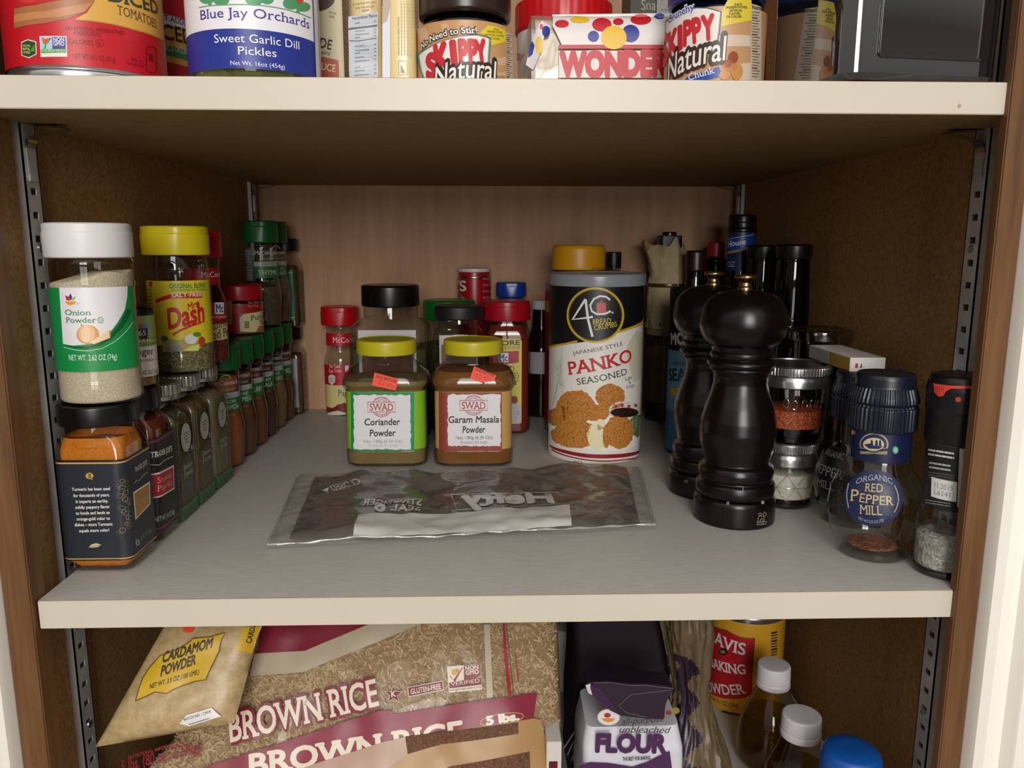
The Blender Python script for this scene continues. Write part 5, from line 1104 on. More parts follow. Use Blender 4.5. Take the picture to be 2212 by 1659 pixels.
obj('packet', loft([(w5, .020, .004, .0004), (w5, .024, .006, .01), (w5, .026, .008, .05), (w5, .020, .006, .09), (w5, .002, .0008, .11)], 6), M('#d8c190', .3), p5)
S5 = Flat(((xa + xb) / 2, y5 + .0005, ZT), bulge=lambda u, v: .0004 + .0006 * math.sin(v * 300) * math.sin(u * 200)); L = Lab(S5).z(*ZB); NG = '#3a3c44'
L.p([(668, 330), (800, 312), (1255, 240), (1262, 1600), (690, 1600)], '#b4b9bf', 0); L.t('Nutrition Facts', 815, 388, 1242, 328, 56, NG, 2, suf='utrition Facts', bold=.01); L.t('in a facility that uses', 815, 100, 1215, 50, 44, '#5a4a2c', 2, suf='a facility that uses'); L.t('tree nuts and soy', 815, 185, 1185, 135, 46, '#5a4a2c', 2); L.t('VEGAN', 935, 245, 1085, 218, 48, '#5a4a2c', 2)
L.p([(668, 570), (668, 600), (1246, 530), (1246, 492), (730, 552)], NG, 1); L.l([(690, 815), (860, 820), (1230, 762)], 16, NG, 1)
for k, y in enumerate((470, 625, 690, 760, 930, 1010, 1070, 1150, 1220, 1350, 1420, 1500)):
    L.l([(800, y), (900 + 90 * (k % 3), y - 22)], 20, '#70747c', 1); L.l([(1180, y - 45), (1225, y - 50)], 22, '#70747c', 1); L.l([(800, y + 26), (1235, y - 30)], 3, '#8a8e94', 1)
L.build('label', p5)
y6 = .0450; xa, xb = at_y(826, 100, y6).x, at_y(899, 100, y6).x
b6 = thing('food_packet', 'shiny cream packet with sideways cooking directions, left of the peanut butter', 'packet', ((xa + xb) / 2, y6 + .014, ZT)); w6 = xb - xa - .0006
obj('packet', loft([(w6, .024, .004, .0004), (w6, .028, .006, .012), (w6, .028, .006, .08), (w6, .004, .001, .11)], 6), M('#dcc690', .22), b6)
L = Lab(Flat(((xa + xb) / 2, y6 - .0002, ZT))).z(*ZB); L.r(1345, 120, 1500, 1600, '#cfd0d8', 0); L.r(1350, -10, 1500, 150, '#b09a84', 1); L.p([(1350, 150), (1500, 150), (1440, 420), (1350, 470)], '#b09a84', 1)
L.t('MICROWAVE DIRECTIONS', 1688, 1100, 1682, 340, 34, '#8a7440', 1, perp=True)
for k in range(4): L.l([(1730 + k * 58, 1105), (1722 + k * 58, 20)], 22, '#b89f62', 1)
for k in range(4):
    for j in range(16): L.l([(1716 + k * 58, 60 + j * 66), (1744 + k * 58, 60 + j * 66)], 14, '#dcc690', 2)
L.l([(1665, 1212), (1832, 1212), (1842, 1490), (1672, 1486), (1665, 1212)], 8, '#77746a', 1); L.p([(1712, 1280), (1800, 1450), (1712, 1440)], '#8f9098', 1); L.build('label', b6)

def peanut_jar(label, x, y, r_, h, lidz):
    r = thing('peanut_butter_jar', label, 'jar', (x, y, ZT), group=None)
    obj('body', lathe([(0, .0006), (r_ - .004, 0), (r_, .003), (r_, h * .70), (r_ - .0010, h * .72), (r_ - .0012, h * .86), (r_ - .005, h * .95), (r_ - .006, h)], .002, 64), clear('#f0ebe4', .06, .03), r)
    obj('contents', lathe([(0, .001), (r_ - .004, .001), (r_ - .0011, .004), (r_ - .0011, h * .70), (r_ - .0024, h * .73), (r_ - .0026, h * .84), (0, h * .86)], .002, 56), speck('peanut_butter', [(.3, '#b5824a'), (.7, '#c8965a')], 60, rough=.4, bmp=.1), r)
    return r
y7 = .0560; cx7, cr7 = pl(902, 1108, 100, y7); lz = hz(1005, 14, y7 - cr7) - ZT
s1 = peanut_jar('peanut butter jar with dark brown lid, no stirring needed, left of the bread loaf', cx7, y7, cr7, lz, 0)
obj('lid', lathe([(cr7 - .004, lz - .001), (cr7 - .0012, lz), (cr7 - .0012, lz + .016), (cr7 - .004, lz + .018), (0, lz + .018)], .001, 64), M('#2a1814', .3), s1)
f7 = Rev(cx7, y7, cr7); L = Lab(f7).z(*ZT3); zt7 = f7.uv(1005, 152 * .2803).y
L.uvr(-.052, ZT + .002, .052, zt7, '#c0915f', 0)
for k, pp in enumerate(([(150, 225), (215, 215), (250, 300), (180, 330)], [(330, 185), (380, 180), (400, 235), (345, 240)], [(700, 455), (830, 440), (830, 510), (720, 500)], [(760, 560), (880, 545), (880, 620), (770, 620)])): L.p(pp, '#cda886', 1)
def skip_emblem(L, pts, inner, m1, m2):
    L.p(pts, m1, 2); c = (sum(p[0] for p in pts) / len(pts), sum(p[1] for p in pts) / len(pts))
    for k, (f, m) in enumerate(((.955, m2), (.93, inner))): L.p([(c[0] + (x - c[0]) * f, c[1] + (y - c[1]) * f) for x, y in pts], m, 3 + k)
skip_emblem(L, [(150, 430), (230, 370), (330, 318), (470, 280), (620, 265), (716, 292), (705, 450), (700, 660), (215, 660), (175, 560)], '#e6e2de', '#2a7a9a', '#c8a83a')
RS = '#c4242c'
for (c_, x0, y0, x1, y1, h) in (('S', 222, 602, 312, 582, 175), ('K', 300, 558, 420, 525, 205), ('I', 412, 512, 465, 505, 190), ('P', 470, 500, 548, 496, 188), ('P', 545, 492, 618, 490, 180), ('Y', 598, 485, 688, 480, 170)):
    L.t(c_, x0, y0, x1, y1, h, RS, 6, bold=.07)
L.t('No Need to Stir!', 185, 392, 612, 262, 52, '#1c1814', 5, serif=True, bold=.10, arc=.5); L.t('No Need to Stir!', 188, 390, 609, 262, 50, '#e8e4da', 7, serif=True, bold=.015, arc=.5)
L.t('Natural', 285, 690, 750, 625, 165, '#2c1c16', 7, bold=.11, shear=.2, arc=.2); L.t('Natural', 292, 686, 742, 624, 158, '#e6e2da', 9, bold=.01, shear=.2, arc=.2)
L.p([(628, 258), (690, 195), (760, 208), (826, 236), (826, 325), (715, 352), (708, 290)], '#dcc42c', 2)
for k, t_ in enumerate(('NO', 'PRESERVATIVES,', 'ARTIFICIAL FLAVORS', 'OR COLORS')): L.t(t_, (735, 685, 665, 690)[k], 232 + 20 * k + (0, 0, 4, 8)[k], (772, 800, 808, 778)[k], 236 + 22 * k + (0, 2, 6, 8)[k], 15, '#4a3c14', 4)
L.p([(828, 245), (872, 262), (885, 630), (832, 640)], '#c8b8a4', 2)
for k in range(22): L.l([(832, 270 + k * 16), (870 - 8 * (k % 3), 276 + k * 16)], 5 + 5 * (k % 6 == 2), '#5a4a3a', 3)
L.t('butter', 755, 598, 822, 600, 20, '#6a4a2c', 3, shear=.2); L.build('label', s1)
y8 = .0880; cx8, cr8 = pl(1438, 1648, 100, y8); s2 = peanut_jar('crunchy peanut butter jar with blue chunk banner, beside the smoky storage bin', cx8, y8, cr8, .062, 0)
obj('lid', lathe([(cr8 - .004, .061), (cr8 - .0012, .062), (cr8 - .0012, .078), (cr8 - .004, .080), (0, .080)], .001, 64), M('#1f3f8f', .3), s2)
f8 = Rev(cx8, y8, cr8); L = Lab(f8).z(*ZT4); L.uvr(-.052, ZT + .002, .052, f8.uv(1543, 14).y, '#bd9166', 0)
L.p([(440, 205), (640, 205), (640, 268), (470, 270)], '#d2bda8', 1); L.p([(500, 380), (640, 360), (640, 460), (560, 470)], '#d2bda8', 1)
skip_emblem(L, [(150, 130), (215, 92), (330, 42), (400, 44), (476, 66), (466, 180), (452, 270), (170, 345), (150, 330)], '#e2ded8', '#2c4a9a', '#c8a83a')
for (c_, x0, y0, x1, y1, h) in (('S', 120, 385, 175, 350, 150), ('K', 178, 335, 240, 300, 145), ('I', 228, 285, 256, 275, 130), ('P', 258, 262, 312, 248, 135), ('P', 312, 246, 366, 232, 135), ('Y', 362, 232, 440, 218, 135)): L.t(c_, x0, y0, x1, y1, h, RS, 6, bold=.06)
L.t('Crunchy', 175, 138, 325, 55, 46, '#e4e0e6', 5, serif=True, bold=.08); L.t('Crunchy', 177, 137, 323, 56, 43, '#22409a', 7, serif=True, bold=.01)
L.t('Natural', 168, 482, 498, 345, 150, '#3a2418', 7, bold=.11, shear=.25, arc=.1); L.t('Natural', 174, 478, 492, 347, 142, '#e4e0d8', 9, bold=.01, shear=.25, arc=.1)
L.p([(170, 500), (230, 470), (350, 420), (460, 385), (470, 410), (455, 445), (350, 470), (240, 510)], '#22449c', 6); L.t('Super Chunk', 238, 488, 438, 420, 40, '#e4e2ec', 8, suf='er Chunk', serif=True)
L.t('butter', 370, 486, 440, 478, 22, '#5a3418', 5)
for cx_, cy_, a, b, m, z in ((520, 380, 42, 34, '#b87a3c', 6), (560, 410, 34, 52, '#c48a48', 6), (490, 420, 34, 40, '#c48a48', 6), (540, 330, 28, 34, '#8f3f1c', 8), (510, 365, 22, 22, '#a04f24', 8)): L.e(cx_, cy_, a, b, m, z, 16)
L.p([(520, -20), (645, -20), (645, 118), (470, 156), (478, 60)], '#d8c03a', 2)
for k, t_ in enumerate(('NO', 'PRESERVATIVES,', 'ARTIFICIAL', 'FLAVORS,', 'OR COLORS')): L.t(t_, (550, 500, 518, 518, 502)[k], 34 + 17.5 * k, (590, 620, 592, 582, 588)[k], 32 + 17.5 * k, 13, '#4a3c14', 4, bold=.02)
L.p([(645, 22), (700, 40), (700, 480), (636, 478)], '#c4b49c', 2); L.t('Nutrition', 648, 52, 705, 62, 22, '#3a2c20', 4, pre='Nutritio', bold=.02)
for k in range(24): L.l([(646, 70 + k * 16), (690 - 6 * (k % 3), 74 + k * 16)], 4 + 4 * (k % 6 == 2), '#5a4a3a', 4)
L.build('label', s2)

y9 = .2340; cx9, cr9 = pl(1112, 1322, 40, y9); za, zb9 = hz(1217, 44, y9 - cr9), hz(1217, 15, y9)
tb = thing('plastic_tub', 'round white tub with ribbed red lid, behind the bread loaf', 'tub', (cx9, y9, ZT))
obj('body', lathe([(0, 0), (cr9 * .88, 0), (cr9 * .9, .002), (cr9 * .96, za - ZT)], .001, 56), M('#d8d2cc', .35), tb)
obj('lid', lathe([(cr9 * .97, za - ZT - .002), (cr9, za - ZT), (cr9 * .99, zb9 - ZT - .001), (cr9 * .95, zb9 - ZT), (0, zb9 - ZT)], .0006, ribs=(36, .0006, za - ZT + .0006, zb9 - ZT - .0012)), M('#c0141c', .3), tb)
L = Lab(Rev(cx9, y9, cr9 * .945)).z(*ZT3); L.t('Creamy', 905, 460, 965, 470, 80, '#a82030', 1, suf='my', serif=True, shear=.2); L.l([(895, 340), (985, 322)], 6, '#b0a8a4', 1); L.build('label', tb)

# sliced bread loaf in its printed bag
ly0, R9 = .1220, .017; lx0, lx1 = at_y(1148, 100, ly0).x, .150; HL = hz(1300, 33, ly0 + .012) - ZT
lf = thing('bread_loaf', 'loaf of white bread in clear bag with red, yellow and blue dots', 'bread', ((lx0 + lx1) / 2, ly0, ZT))
def lb(v): return 0 if v < HL - R9 else -(R9 - math.sqrt(max(R9 * R9 - (v - HL + R9) ** 2, 0)))
def loaf_mesh(ins, x0, x1, wr):
    bm = bmesh.new(); prof = [(-.0 + ins, ins)] + [(ins + .0005 - lb(v) , v - ins * (v > HL / 2)) for v in [HL * k / 9 for k in range(1, 7)] + [HL - R9 * (1 - math.sin(q * PI / 16)) for q in range(9)]]
    prof += [(.066 - p[0], p[1]) for p in prof[::-1]]; n = 26; rows = []
    for i in range(n + 1):
        x = x0 + (x1 - x0) * i / n; rows.append([bm.verts.new((x - lf.location.x, y + wr * .0012 * noise.noise(Vector((x * 60, y * 40, z * 50))), max(.0006, z + wr * .0012 * noise.noise(Vector((x * 50, 7, z * 60)))))) for y, z in prof])
    for a, b in zip(rows, rows[1:]):
        for k in range(len(prof)): bm.faces.new((a[k], a[(k + 1) % len(prof)], b[(k + 1) % len(prof)], b[k]))
    bm.faces.new(rows[0][::-1]); bm.faces.new(rows[-1]); bmesh.ops.recalc_face_normals(bm, faces=bm.faces); return bm
obj('bread', loaf_mesh(.0022, lx0 + .003, lx1 - .002, .5), speck('bread_crumb', [(.3, '#d8c4a6'), (.7, '#e8dac2')], 90, rough=.8, bmp=.2), lf)
bag9 = obj('bag', loaf_mesh(0, lx0, lx1, 1), clear('#f4f2ee', .05, .08, .5, .14, '#e4ddd4'), lf)
bm = bmesh.new(); t_x = at_y(1116, 100, ly0).x; rows = []      # gathered end of the bag
for i in range(7):
    q = i / 6; rows.append([bm.verts.new((lx0 + .001 - (lx0 - t_x) * q * (1 - .35 * (k / 12)) - lf.location.x, .004 + .030 * q + .018 * (1 - q) * (k % 2) * .3 + .003 * math.sin(k * 2.1), .001 + (HL - .004) * k / 12 * (1 - .22 * q) + .002 * math.sin(k + i))) for k in range(13)])
for a, b in zip(rows, rows[1:]):
    for k in range(12): bm.faces.new((a[k], a[k + 1], b[k + 1], b[k]))
obj('gathered_end', bm, clear('#eceae6', .10, .08, .8, .28, '#d2cbc4'), lf, smooth=60)
SL = Flat(((lx0 + lx1) / 2, ly0, ZT), bulge=lambda u, v: lb(v) + .0018); L = Lab(SL).z(*ZT3); RW, YW, BW = '#c01e2c', '#e6b92a', '#1f2f8c'
L.p([(1190, 110), (2190, 100), (2190, 345), (1260, 345), (1190, 200)], '#e2dcd8', 0); L.r(1236, 346, 2190, 376, RW, 1); L.r(1250, 632, 2190, 640, BW, 1); L.r(1238, 390, 2190, 600, '#ded4cc', 0)
for x, y, a, b, m in ((1262, 184, 54, 30, RW), (1400, 152, 74, 26, YW), (1570, 190, 75, 53, RW), (1696, 168, 41, 27, RW), (1870, 150, 80, 42, RW), (1505, 281, 43, 43, BW), (1791, 259, 68, 68, BW), (2015, 125, 40, 22, BW)): L.e(x, y, a, b, m, 2)
L.e(1662, 290, 98, 92, YW, 3); L.t('WONDER', 1243, 588, 1962, 578, 184, RW, 2, pre='WONDE', bold=.075)
L.build('bag_print', lf)
EF = Flat(((lx0 + lx1) / 2, ly0 - .0022, ZT), bulge=lambda u, v: .001 * math.sin(v * 120) + .001 * math.sin(u * 300)); L = Lab(EF).z(*ZT3); L.p([(1085, 190), (1110, 160), (1180, 205), (1130, 260), (1100, 400), (1040, 540), (985, 500), (1010, 380)], '#d8d4d6', 0); L.p([(1000, 440), (1012, 350), (1035, 318), (1052, 350), (1035, 420), (1005, 445)], BW, 1); L.e(1086, 350, 28, 70, YW, 1); L.e(1140, 242, 32, 42, BW, 1); L.e(1104, 205, 14, 22, RW, 1)
L.build('end_print', lf)

def carton(label, x0, x1, y0, dp, h, hexc):
    r = thing('carton', label, 'carton', ((x0 + x1) / 2, y0, ZT)); hw = (x1 - x0) / 2
    obj('box', box(-hw, hw, 0, dp, 0, h, .0005), M(hexc, .5), r); return r
y_ = .300; k1 = carton('dark olive snack carton at the back, above the bread loaf', at_y(1362, 20, y_).x, at_y(1417, 20, y_).x, y_, .05, .18, '#2b2a20')
L = Lab(Flat((0, y_, ZT))).z(*ZT3); L.t('Snack', 1872, 78, 1986, 78, 82, '#8f866c', 1, pre='Sna', serif=True); L.build('printed_front', k1)
carton('pale grey carton at the back, right of the dark snack carton', at_y(1418.5, 20, y_).x, at_y(1462, 20, y_).x, y_, .05, .18, '#85868a')
xa, xb = at_y(1626, 90, .135).x, at_y(1669, 90, .135).x
ob = thing('food_packet', 'dark olive packet wedged between the crunchy peanut butter and the smoky bin', 'packet', ((xa + xb) / 2 , .160, ZT))
bm = loft([(xb - xa - .004, .03, .006, .0005), (xb - xa, .044, .008, .01), (xb - xa - .002, .04, .008, .06), (xb - xa - .006, .012, .003, .10)], 6)
for v in bm.verts: v.co += Vector((.0015, .002, 0)) * noise.noise(v.co * 90)
obj('packet', bm, speck('olive_packet', [(.35, '#332a14'), (.65, '#6a5a2c')], 30, rough=.3, bmp=.3), ob)
xa, xb = cx8 + cr8 + .0140, .2700
sb = thing('storage_bin', 'glossy smoke black storage bin at the right end of the upper shelf', 'storage bin', ((xa + xb) / 2 + .007, .0020, ZT), math.radians(8)); wb_ = xb - xa + .014; dp = .088
bm = loft([(wb_ - .006, dp - .006, .010, .0006, 0, dp / 2), (wb_, dp, .012, .004, 0, dp / 2), (wb_ + .002, dp + .002, .012, .11, 0, dp / 2)], 8)
BIN = M('#1b1a1c', .05, 0, 1.0); BIN.node_tree.nodes['Principled BSDF'].inputs['Coat Weight'].default_value = 1.0; BIN.node_tree.nodes['Principled BSDF'].inputs['Coat IOR'].default_value = 1.9; BIN.node_tree.nodes['Principled BSDF'].inputs['Coat Roughness'].default_value = .02
obj('body', bm, BIN, sb); obj('rim', loft([(wb_ + .001, dp + .001, .012, .106, 0, dp / 2), (wb_ + .007, dp + .007, .014, .107, 0, dp / 2), (wb_ + .007, dp + .007, .014, .112, 0, dp / 2), (wb_ + .001, dp + .001, .012, .113, 0, dp / 2)], 8), BIN, sb)
obj('recessed_panel', loft([(wb_ - .034, .0016, .0007, .012, .004, -.0006), (wb_ - .030, .0016, .0007, .014, .004, -.0009), (wb_ - .030, .0016, .0007, .090, .004, -.0015), (wb_ - .034, .0016, .0007, .092, .004, -.0015)], 3), BIN, sb)

# ------------------------------------------------------------------ things on the lower shelf
ZR1, ZR2, ZF_, ZQ = (.3165, 60, 1240), (.2712, 680, 1300), (.2164, 1180, 1300), (.3309, 1480, 1300)
RDV = Vector((0, .507, .862)).normalized(); RO = Vector((-.12, .052, -.16)); RN = Vector((1, 0, 0)).cross(RDV).normalized()
BU0, BU1, BV0, BV1 = -.168, .164, -.070, .130
def rb(u, v, T=.026):
    s_, t_ = (u - BU0) / (BU1 - BU0) * 2 - 1, (v - BV0) / (BV1 - BV0) * 2 - 1
    e = max(0, 1 - abs(s_) ** 5) ** .5 * max(0, 1 - abs(t_) ** 5) ** .5
    return T * e + e * (.0035 * noise.noise(Vector((u * 18, v * 22, .3))) + .0016 * noise.noise(Vector((u * 50, v * 45, 2.3)))) - .010
def rsh(u, v): return .095 * max(0, -u / .168) * min(1, max(0, (v + .03) / .11)) - .020 * max(0, u / BU1) ** 3 * min(1, max(0, (.030 - v) / .03))
def bag_mesh(off, n=64, m=44, back=.03):
    bm = bmesh.new(); fr, bk = [], []
    for j in range(m + 1):
        a, b = [], []
        for i in range(n + 1):
            u, v = BU0 + (BU1 - BU0) * i / n, BV0 + (BV1 - BV0) * j / m
            f = rb(u, v) + off; p = RO + Vector((u + rsh(u, v), 0, 0)) + RDV * v; e = max(0, (f + .010) / .026)
            a.append(bm.verts.new(p + RN * f - rice.location)); b.append(bm.verts.new(p - RN * (.010 + back * min(1, e) + off) - rice.location) if 0 < i < n and 0 < j < m else a[-1])
        fr.append(a); bk.append(b)
    for j in range(m):
        for i in range(n):
            bm.faces.new((fr[j][i], fr[j][i + 1], fr[j + 1][i + 1], fr[j + 1][i]))
            q = [bk[j][i], bk[j + 1][i], bk[j + 1][i + 1], bk[j][i + 1]]
            try: bm.faces.new(q)
            except ValueError: pass
    return bm
rice = thing('rice_bag', 'large clear bag of brown rice with burgundy lettering on the lower shelf', 'bag', (-.12, .08, ZF))
obj('contents', bag_mesh(-.0035), speck('rice_mass', [(.3, '#8f7654'), (.7, '#b59a74')], 200, rough=.8, bmp=.4), rice)
rn = random.Random(11); bm = bmesh.new(); cols = 4; gl_ = bm.verts.layers.float.new('k')
for i in range(9500):
    u, v = rn.uniform(BU0 + .004, BU1 - .003), rn.uniform(BV0 + .02, BV1 - .01)
    c = RO + Vector((u + rsh(u, v), 0, 0)) + RDV * v + RN * (rb(u, v) - .0030 + rn.uniform(-.0008, .0006)); a = rn.uniform(0, PI)
    d = (Vector((math.cos(a), 0, 0)) + RDV * math.sin(a) + RN * rn.uniform(-.25, .25)).normalized(); s_ = d.cross(RN).normalized(); n_ = s_.cross(d)
    Lg, Wd = rn.uniform(.0021, .0030), rn.uniform(.00062, .00082); rings = []; mi = rn.randrange(4)
    for q, wq in ((-1, .25), (-.55, .85), (.1, 1), (.65, .8), (1, .2)):
        rings.append([bm.verts.new(c + d * Lg * q + (s_ * math.cos(t) + n_ * math.sin(t)) * Wd * wq - rice.location) for t in (0, PI * .4, PI * .8, PI * 1.2, PI * 1.6)])
    for A, B in zip(rings, rings[1:]):
        for k in range(5): bm.faces.new((A[k], A[(k + 1) % 5], B[(k + 1) % 5], B[k])).material_index = mi
gr = obj('rice_grains', bm, [M('#bda37e', .5), M('#cdb48f', .5), M('#b0946e', .5), M('#d8c3a0', .5)], rice, smooth=60); gr['kind'] = 'stuff'
obj('film', bag_mesh(.0006), clear('#f3f0ea', .014, .06, .35, .05, '#cfc6b8'), rice, smooth=60)
SR = Flat(RO, (1, 0, 0), RDV, bulge=lambda u, v: rb(u, v) + .0010); BG, CRM = '#7a1428', '#ded0bc'
L = Lab(SR); L.p([(556, 1413), (563, 1340), (840, 1335), (790, 1355), (658, 1408)], BG, 0); L.p([(540, 1460), (549, 1412), (658, 1406), (795, 1349), (850, 1325), (960, 1325), (897, 1353), (655, 1452)], '#b3a58e', 1)
L.z(*ZR2)
for k, (bo, m, z) in enumerate(((.095, BG, 2), (.022, CRM, 4))): L.t('BROWN RICE', -672, 1118, 515, 822, 222, m, z, bold=bo, serif=True)
def star(cx, cy, r0, r1, m, z): L.p([(cx + (r0 if k % 2 == 0 else r1) * math.sin(k * PI / 5), cy - (r0 if k % 2 == 0 else r1) * math.cos(k * PI / 5)) for k in range(10)], m, z)
star(628, 738, 78, 34, CRM, 2); star(628, 738, 68, 29, BG, 3); L.t('K', 610, 758, 648, 752, 44, CRM, 4, bold=.04)
L.p([(738, 680), (1022, 626), (1029, 703), (744, 760)], CRM, 2); L.p([(744, 685), (1018, 633), (1024, 698), (750, 753)], BG, 3); L.t('GLUTEN-FREE', 766, 736, 1006, 692, 42, CRM, 4, bold=.02)
L.p([(1052, 516), (1322, 492), (1332, 700), (1068, 724)], CRM, 2); L.p([(1186, 506), (1320, 495), (1325, 592), (1190, 640)], BG, 3); L.p([(1070, 645), (1326, 600), (1328, 660), (1072, 690)], BG, 3); L.t('NON', 1200, 545, 1305, 535, 34, CRM, 5, bold=.03); L.t('GMO', 1202, 582, 1307, 572, 34, CRM, 5, bold=.03); L.t('VERIFIED', 1085, 672, 1315, 640, 30, CRM, 5); L.t('nongmoproject.org', 1075, 712, 1325, 682, 18, BG, 4)
L.l([(1078, 590), (1110, 632), (1178, 520)], [8, 22, 6], BG, 3); L.e(1112, 560, 24, 28, '#c9952c', 4, 10); L.e(1135, 548, 16, 18, '#b8802a', 4, 10)
L.l([(1505, 170), (1520, 420), (1555, 745)], [14, 24, 26], '#a01828', 2); L.l([(1525, 170), (1560, 500), (1582, 725)], 5, '#5a3a30', 2); L.l([(1600, 410), (1622, 640)], 10, '#a0302c', 2); L.p([(1345, 180), (1395, 180), (1420, 760), (1370, 765)], '#b9ab94', 1)
L.p([(-920, 1330), (-560, 1215), (0, 1035), (250, 950), (520, 868), (600, 862), (650, 892), (900, 850), (1300, 790), (1772, 722), (1742, 925), (1180, 1012), (700, 1062), (560, 1112), (0, 1290), (-150, 1345)], '#821730', 3)
L.t('BROWN RICE', -520, 1388, 1195, 1112, 172, CRM, 5, serif=True, bold=.035)
L.l([(1490 + 172 * math.cos(t), 935 + 44 * math.sin(t) - 26 * math.cos(t)) for t in [2 * PI * k / 36 for k in range(37)]], 7, '#b8924a', 5); L.t('5 lbs.', 1366, 980, 1632, 938, 66, '#e2d8c6', 6, bold=.06)
L.p([(560, 1120), (720, 1075), (1180, 1012), (1742, 928), (1800, 940), (1905, 1330), (540, 1330)], '#a88354', 7); L.p([(-150, 1345), (0, 1290), (560, 1112), (715, 1075), (745, 1215), (560, 1330)], '#b08e7c', 8)
BUR = flakes('burlap_print', ['#5a321c', '#6d4426', '#4a2817', '#7d5430'], 420, .7, .2)
L.p([(722, 1072), (1620, 958), (1622, 1050), (1300, 1100), (1020, 1132), (740, 1212)], BUR, 9); L.p([(1000, 1345), (1080, 1310), (1712, 1190), (1716, 1345)], BUR, 9)
L.z(*ZR1); L.t('NUTRITIONAL INFORMATION', 690, 1262, 1062, 1158, 22, '#a03038', 2, bold=.02); L.t('5 lbs. (80 oz, 2.27kg)', 690, 1338, 1178, 1212, 78, '#8a2434', 2, suf='lbs. (80 oz, 2.27kg)', bold=.02)
L.build('print', rice)

CO = RO + RN * .046
qc = [on_plane(x, y, CO, RN) for x, y in ((372, 1322), (574, 1318), (506, 1562), (206, 1614))]
ca = thing('spice_bag', 'tan bag of cardamom powder with yellow label, leaning on the rice bag', 'bag', tuple(qc[3]))
def cb(s_, t_): e = max(0, 1 - abs(2 * s_ - 1) ** 4) ** .5 * max(0, 1 - abs(2 * t_ - 1) ** 4) ** .5; return .011 * e + e * .0012 * noise.noise(Vector((s_ * 5, t_ * 6, 8)))
def cpt(s_, t_): return (qc[0] * (1 - s_) + qc[1] * s_) * (1 - t_) + (qc[3] * (1 - s_) + qc[2] * s_) * t_
bm = bmesh.new(); n, m = 36, 36; F, B = [], []
for j in range(m + 1):
    a, b = [], []
    for i in range(n + 1):
        p = cpt(i / n, j / m); f = cb(i / n, j / m); a.append(bm.verts.new(p + RN * f - ca.location)); b.append(bm.verts.new(p - RN * f * .6 - ca.location) if 0 < i < n and 0 < j < m else a[-1])
    F.append(a); B.append(b)
for j in range(m):
    for i in range(n):
        bm.faces.new((F[j][i], F[j][i + 1], F[j + 1][i + 1], F[j + 1][i]))
        try: bm.faces.new((B[j][i], B[j + 1][i], B[j + 1][i + 1], B[j][i + 1]))
        except ValueError: pass
obj('bag', bm, speck('cardamom_powder', [(.3, '#9d845a'), (.55, '#b59c70'), (.75, '#c2aa80')], 150, rough=.38, bmp=.1, spec=.5), ca, smooth=60)
class Card(Flat):
    def bb(s, u, v): return 0
cu_ = Vector((1, 0, 0))
def cbulge(u, v):
    p = CO + cu_ * u + RDV * v; t_ = .5; s_ = .5
    vt = [(q - CO).dot(RDV) for q in qc]; t_ = ((vt[0] + vt[1]) / 2 - v) / ((vt[0] + vt[1] - vt[2] - vt[3]) / 2)
    t_ = min(max(t_, .01), .99); l, r = (qc[0].lerp(qc[3], t_) - CO).x, (qc[1].lerp(qc[2], t_) - CO).x; s_ = min(max((u - l) / (r - l), .01), .99)
    return cb(s_, t_) + .0010
L = Lab(Flat(CO, (1, 0, 0), RDV, bulge=cbulge)).z(*ZR1); YL, BR = '#c9a41c', '#3a2a14'
yl = [(735, 865), (760, 780), (785, 710), (830, 640), (900, 560), (1010, 520), (1095, 470), (1130, 440), (1240, 430), (1345, 400), (1315, 470), (1305, 530), (1260, 620), (1215, 720), (1130, 735), (1060, 760), (990, 790), (950, 815), (870, 805), (800, 838)]
L.p(yl, YL, 0); L.l(yl + [yl[0]], 7, '#5a4416', 1)
L.t('CARDAMOM', 915, 606, 1258, 500, 66, BR, 2, bold=.04, shear=.35); L.t('POWDER', 905, 698, 1146, 614, 66, BR, 2, bold=.04, shear=.35); L.t('NET WT. 3.5 OZ (100 GMS.)', 832, 784, 1168, 682, 32, BR, 2, bold=.02, shear=.3)
L.p([(1405, 525), (1440, 460), (1465, 365), (1600, 355), (1560, 450), (1530, 545), (1470, 525)], YL, 0); L.t('CARDAMOM', 1525, 474, 1562, 340, 36, BR, 2, pre='CARDA', bold=.03, perp=True)
L.p([(1058, 360), (1140, 355), (1128, 392), (1096, 402), (1066, 388)], '#e8482c', 1)
L.p([(1035, 1022), (1085, 962), (1255, 912), (1320, 972), (1102, 1040)], '#d8d4d2', 1); L.t('BATCH NO. : 13418', 1068, 1002, 1250, 946, 18, '#4a4648', 2, bold=.02); L.l([(1100, 1028), (1240, 985)], 5, '#4a4648', 2)
L.build('label', ca)

# small white carton edge beside the rice, white lids, flour bags
xa, xb = .0310, .0415; yq = .046
wc = thing('carton', 'narrow white carton with dark red strip, standing right of the rice bag', 'carton', ((xa + xb) / 2, yq, ZF)); obj('box', box(-(xb - xa) / 2, (xb - xa) / 2, 0, .06, 0, .113, .0005), M('#cfcac2', .5), wc)
L = Lab(Flat(((xa + xb) / 2, yq, ZF))); L.uvr(-.0035, .004, .0026, .098, '#5a1420', 0)
for k in range(18): L.uvr(-.0018, .012 + k * .0045, .0004, .0142 + k * .0045, '#9a6a60', 1); L.uvr(.0008, .012 + k * .0045, .0018, .0136 + k * .0045, '#9a6a60', 1)
L.build('printed_strip', wc)
xx, rr_ = pl(1196, 1248, 1360, .30); zz = hz(1228, 1385, .30)
wl = thing('cup_stack', 'stack of white plastic cups standing at the back behind the dark bag', 'cups', (xx, .30, ZF)); hh_ = zz - ZF
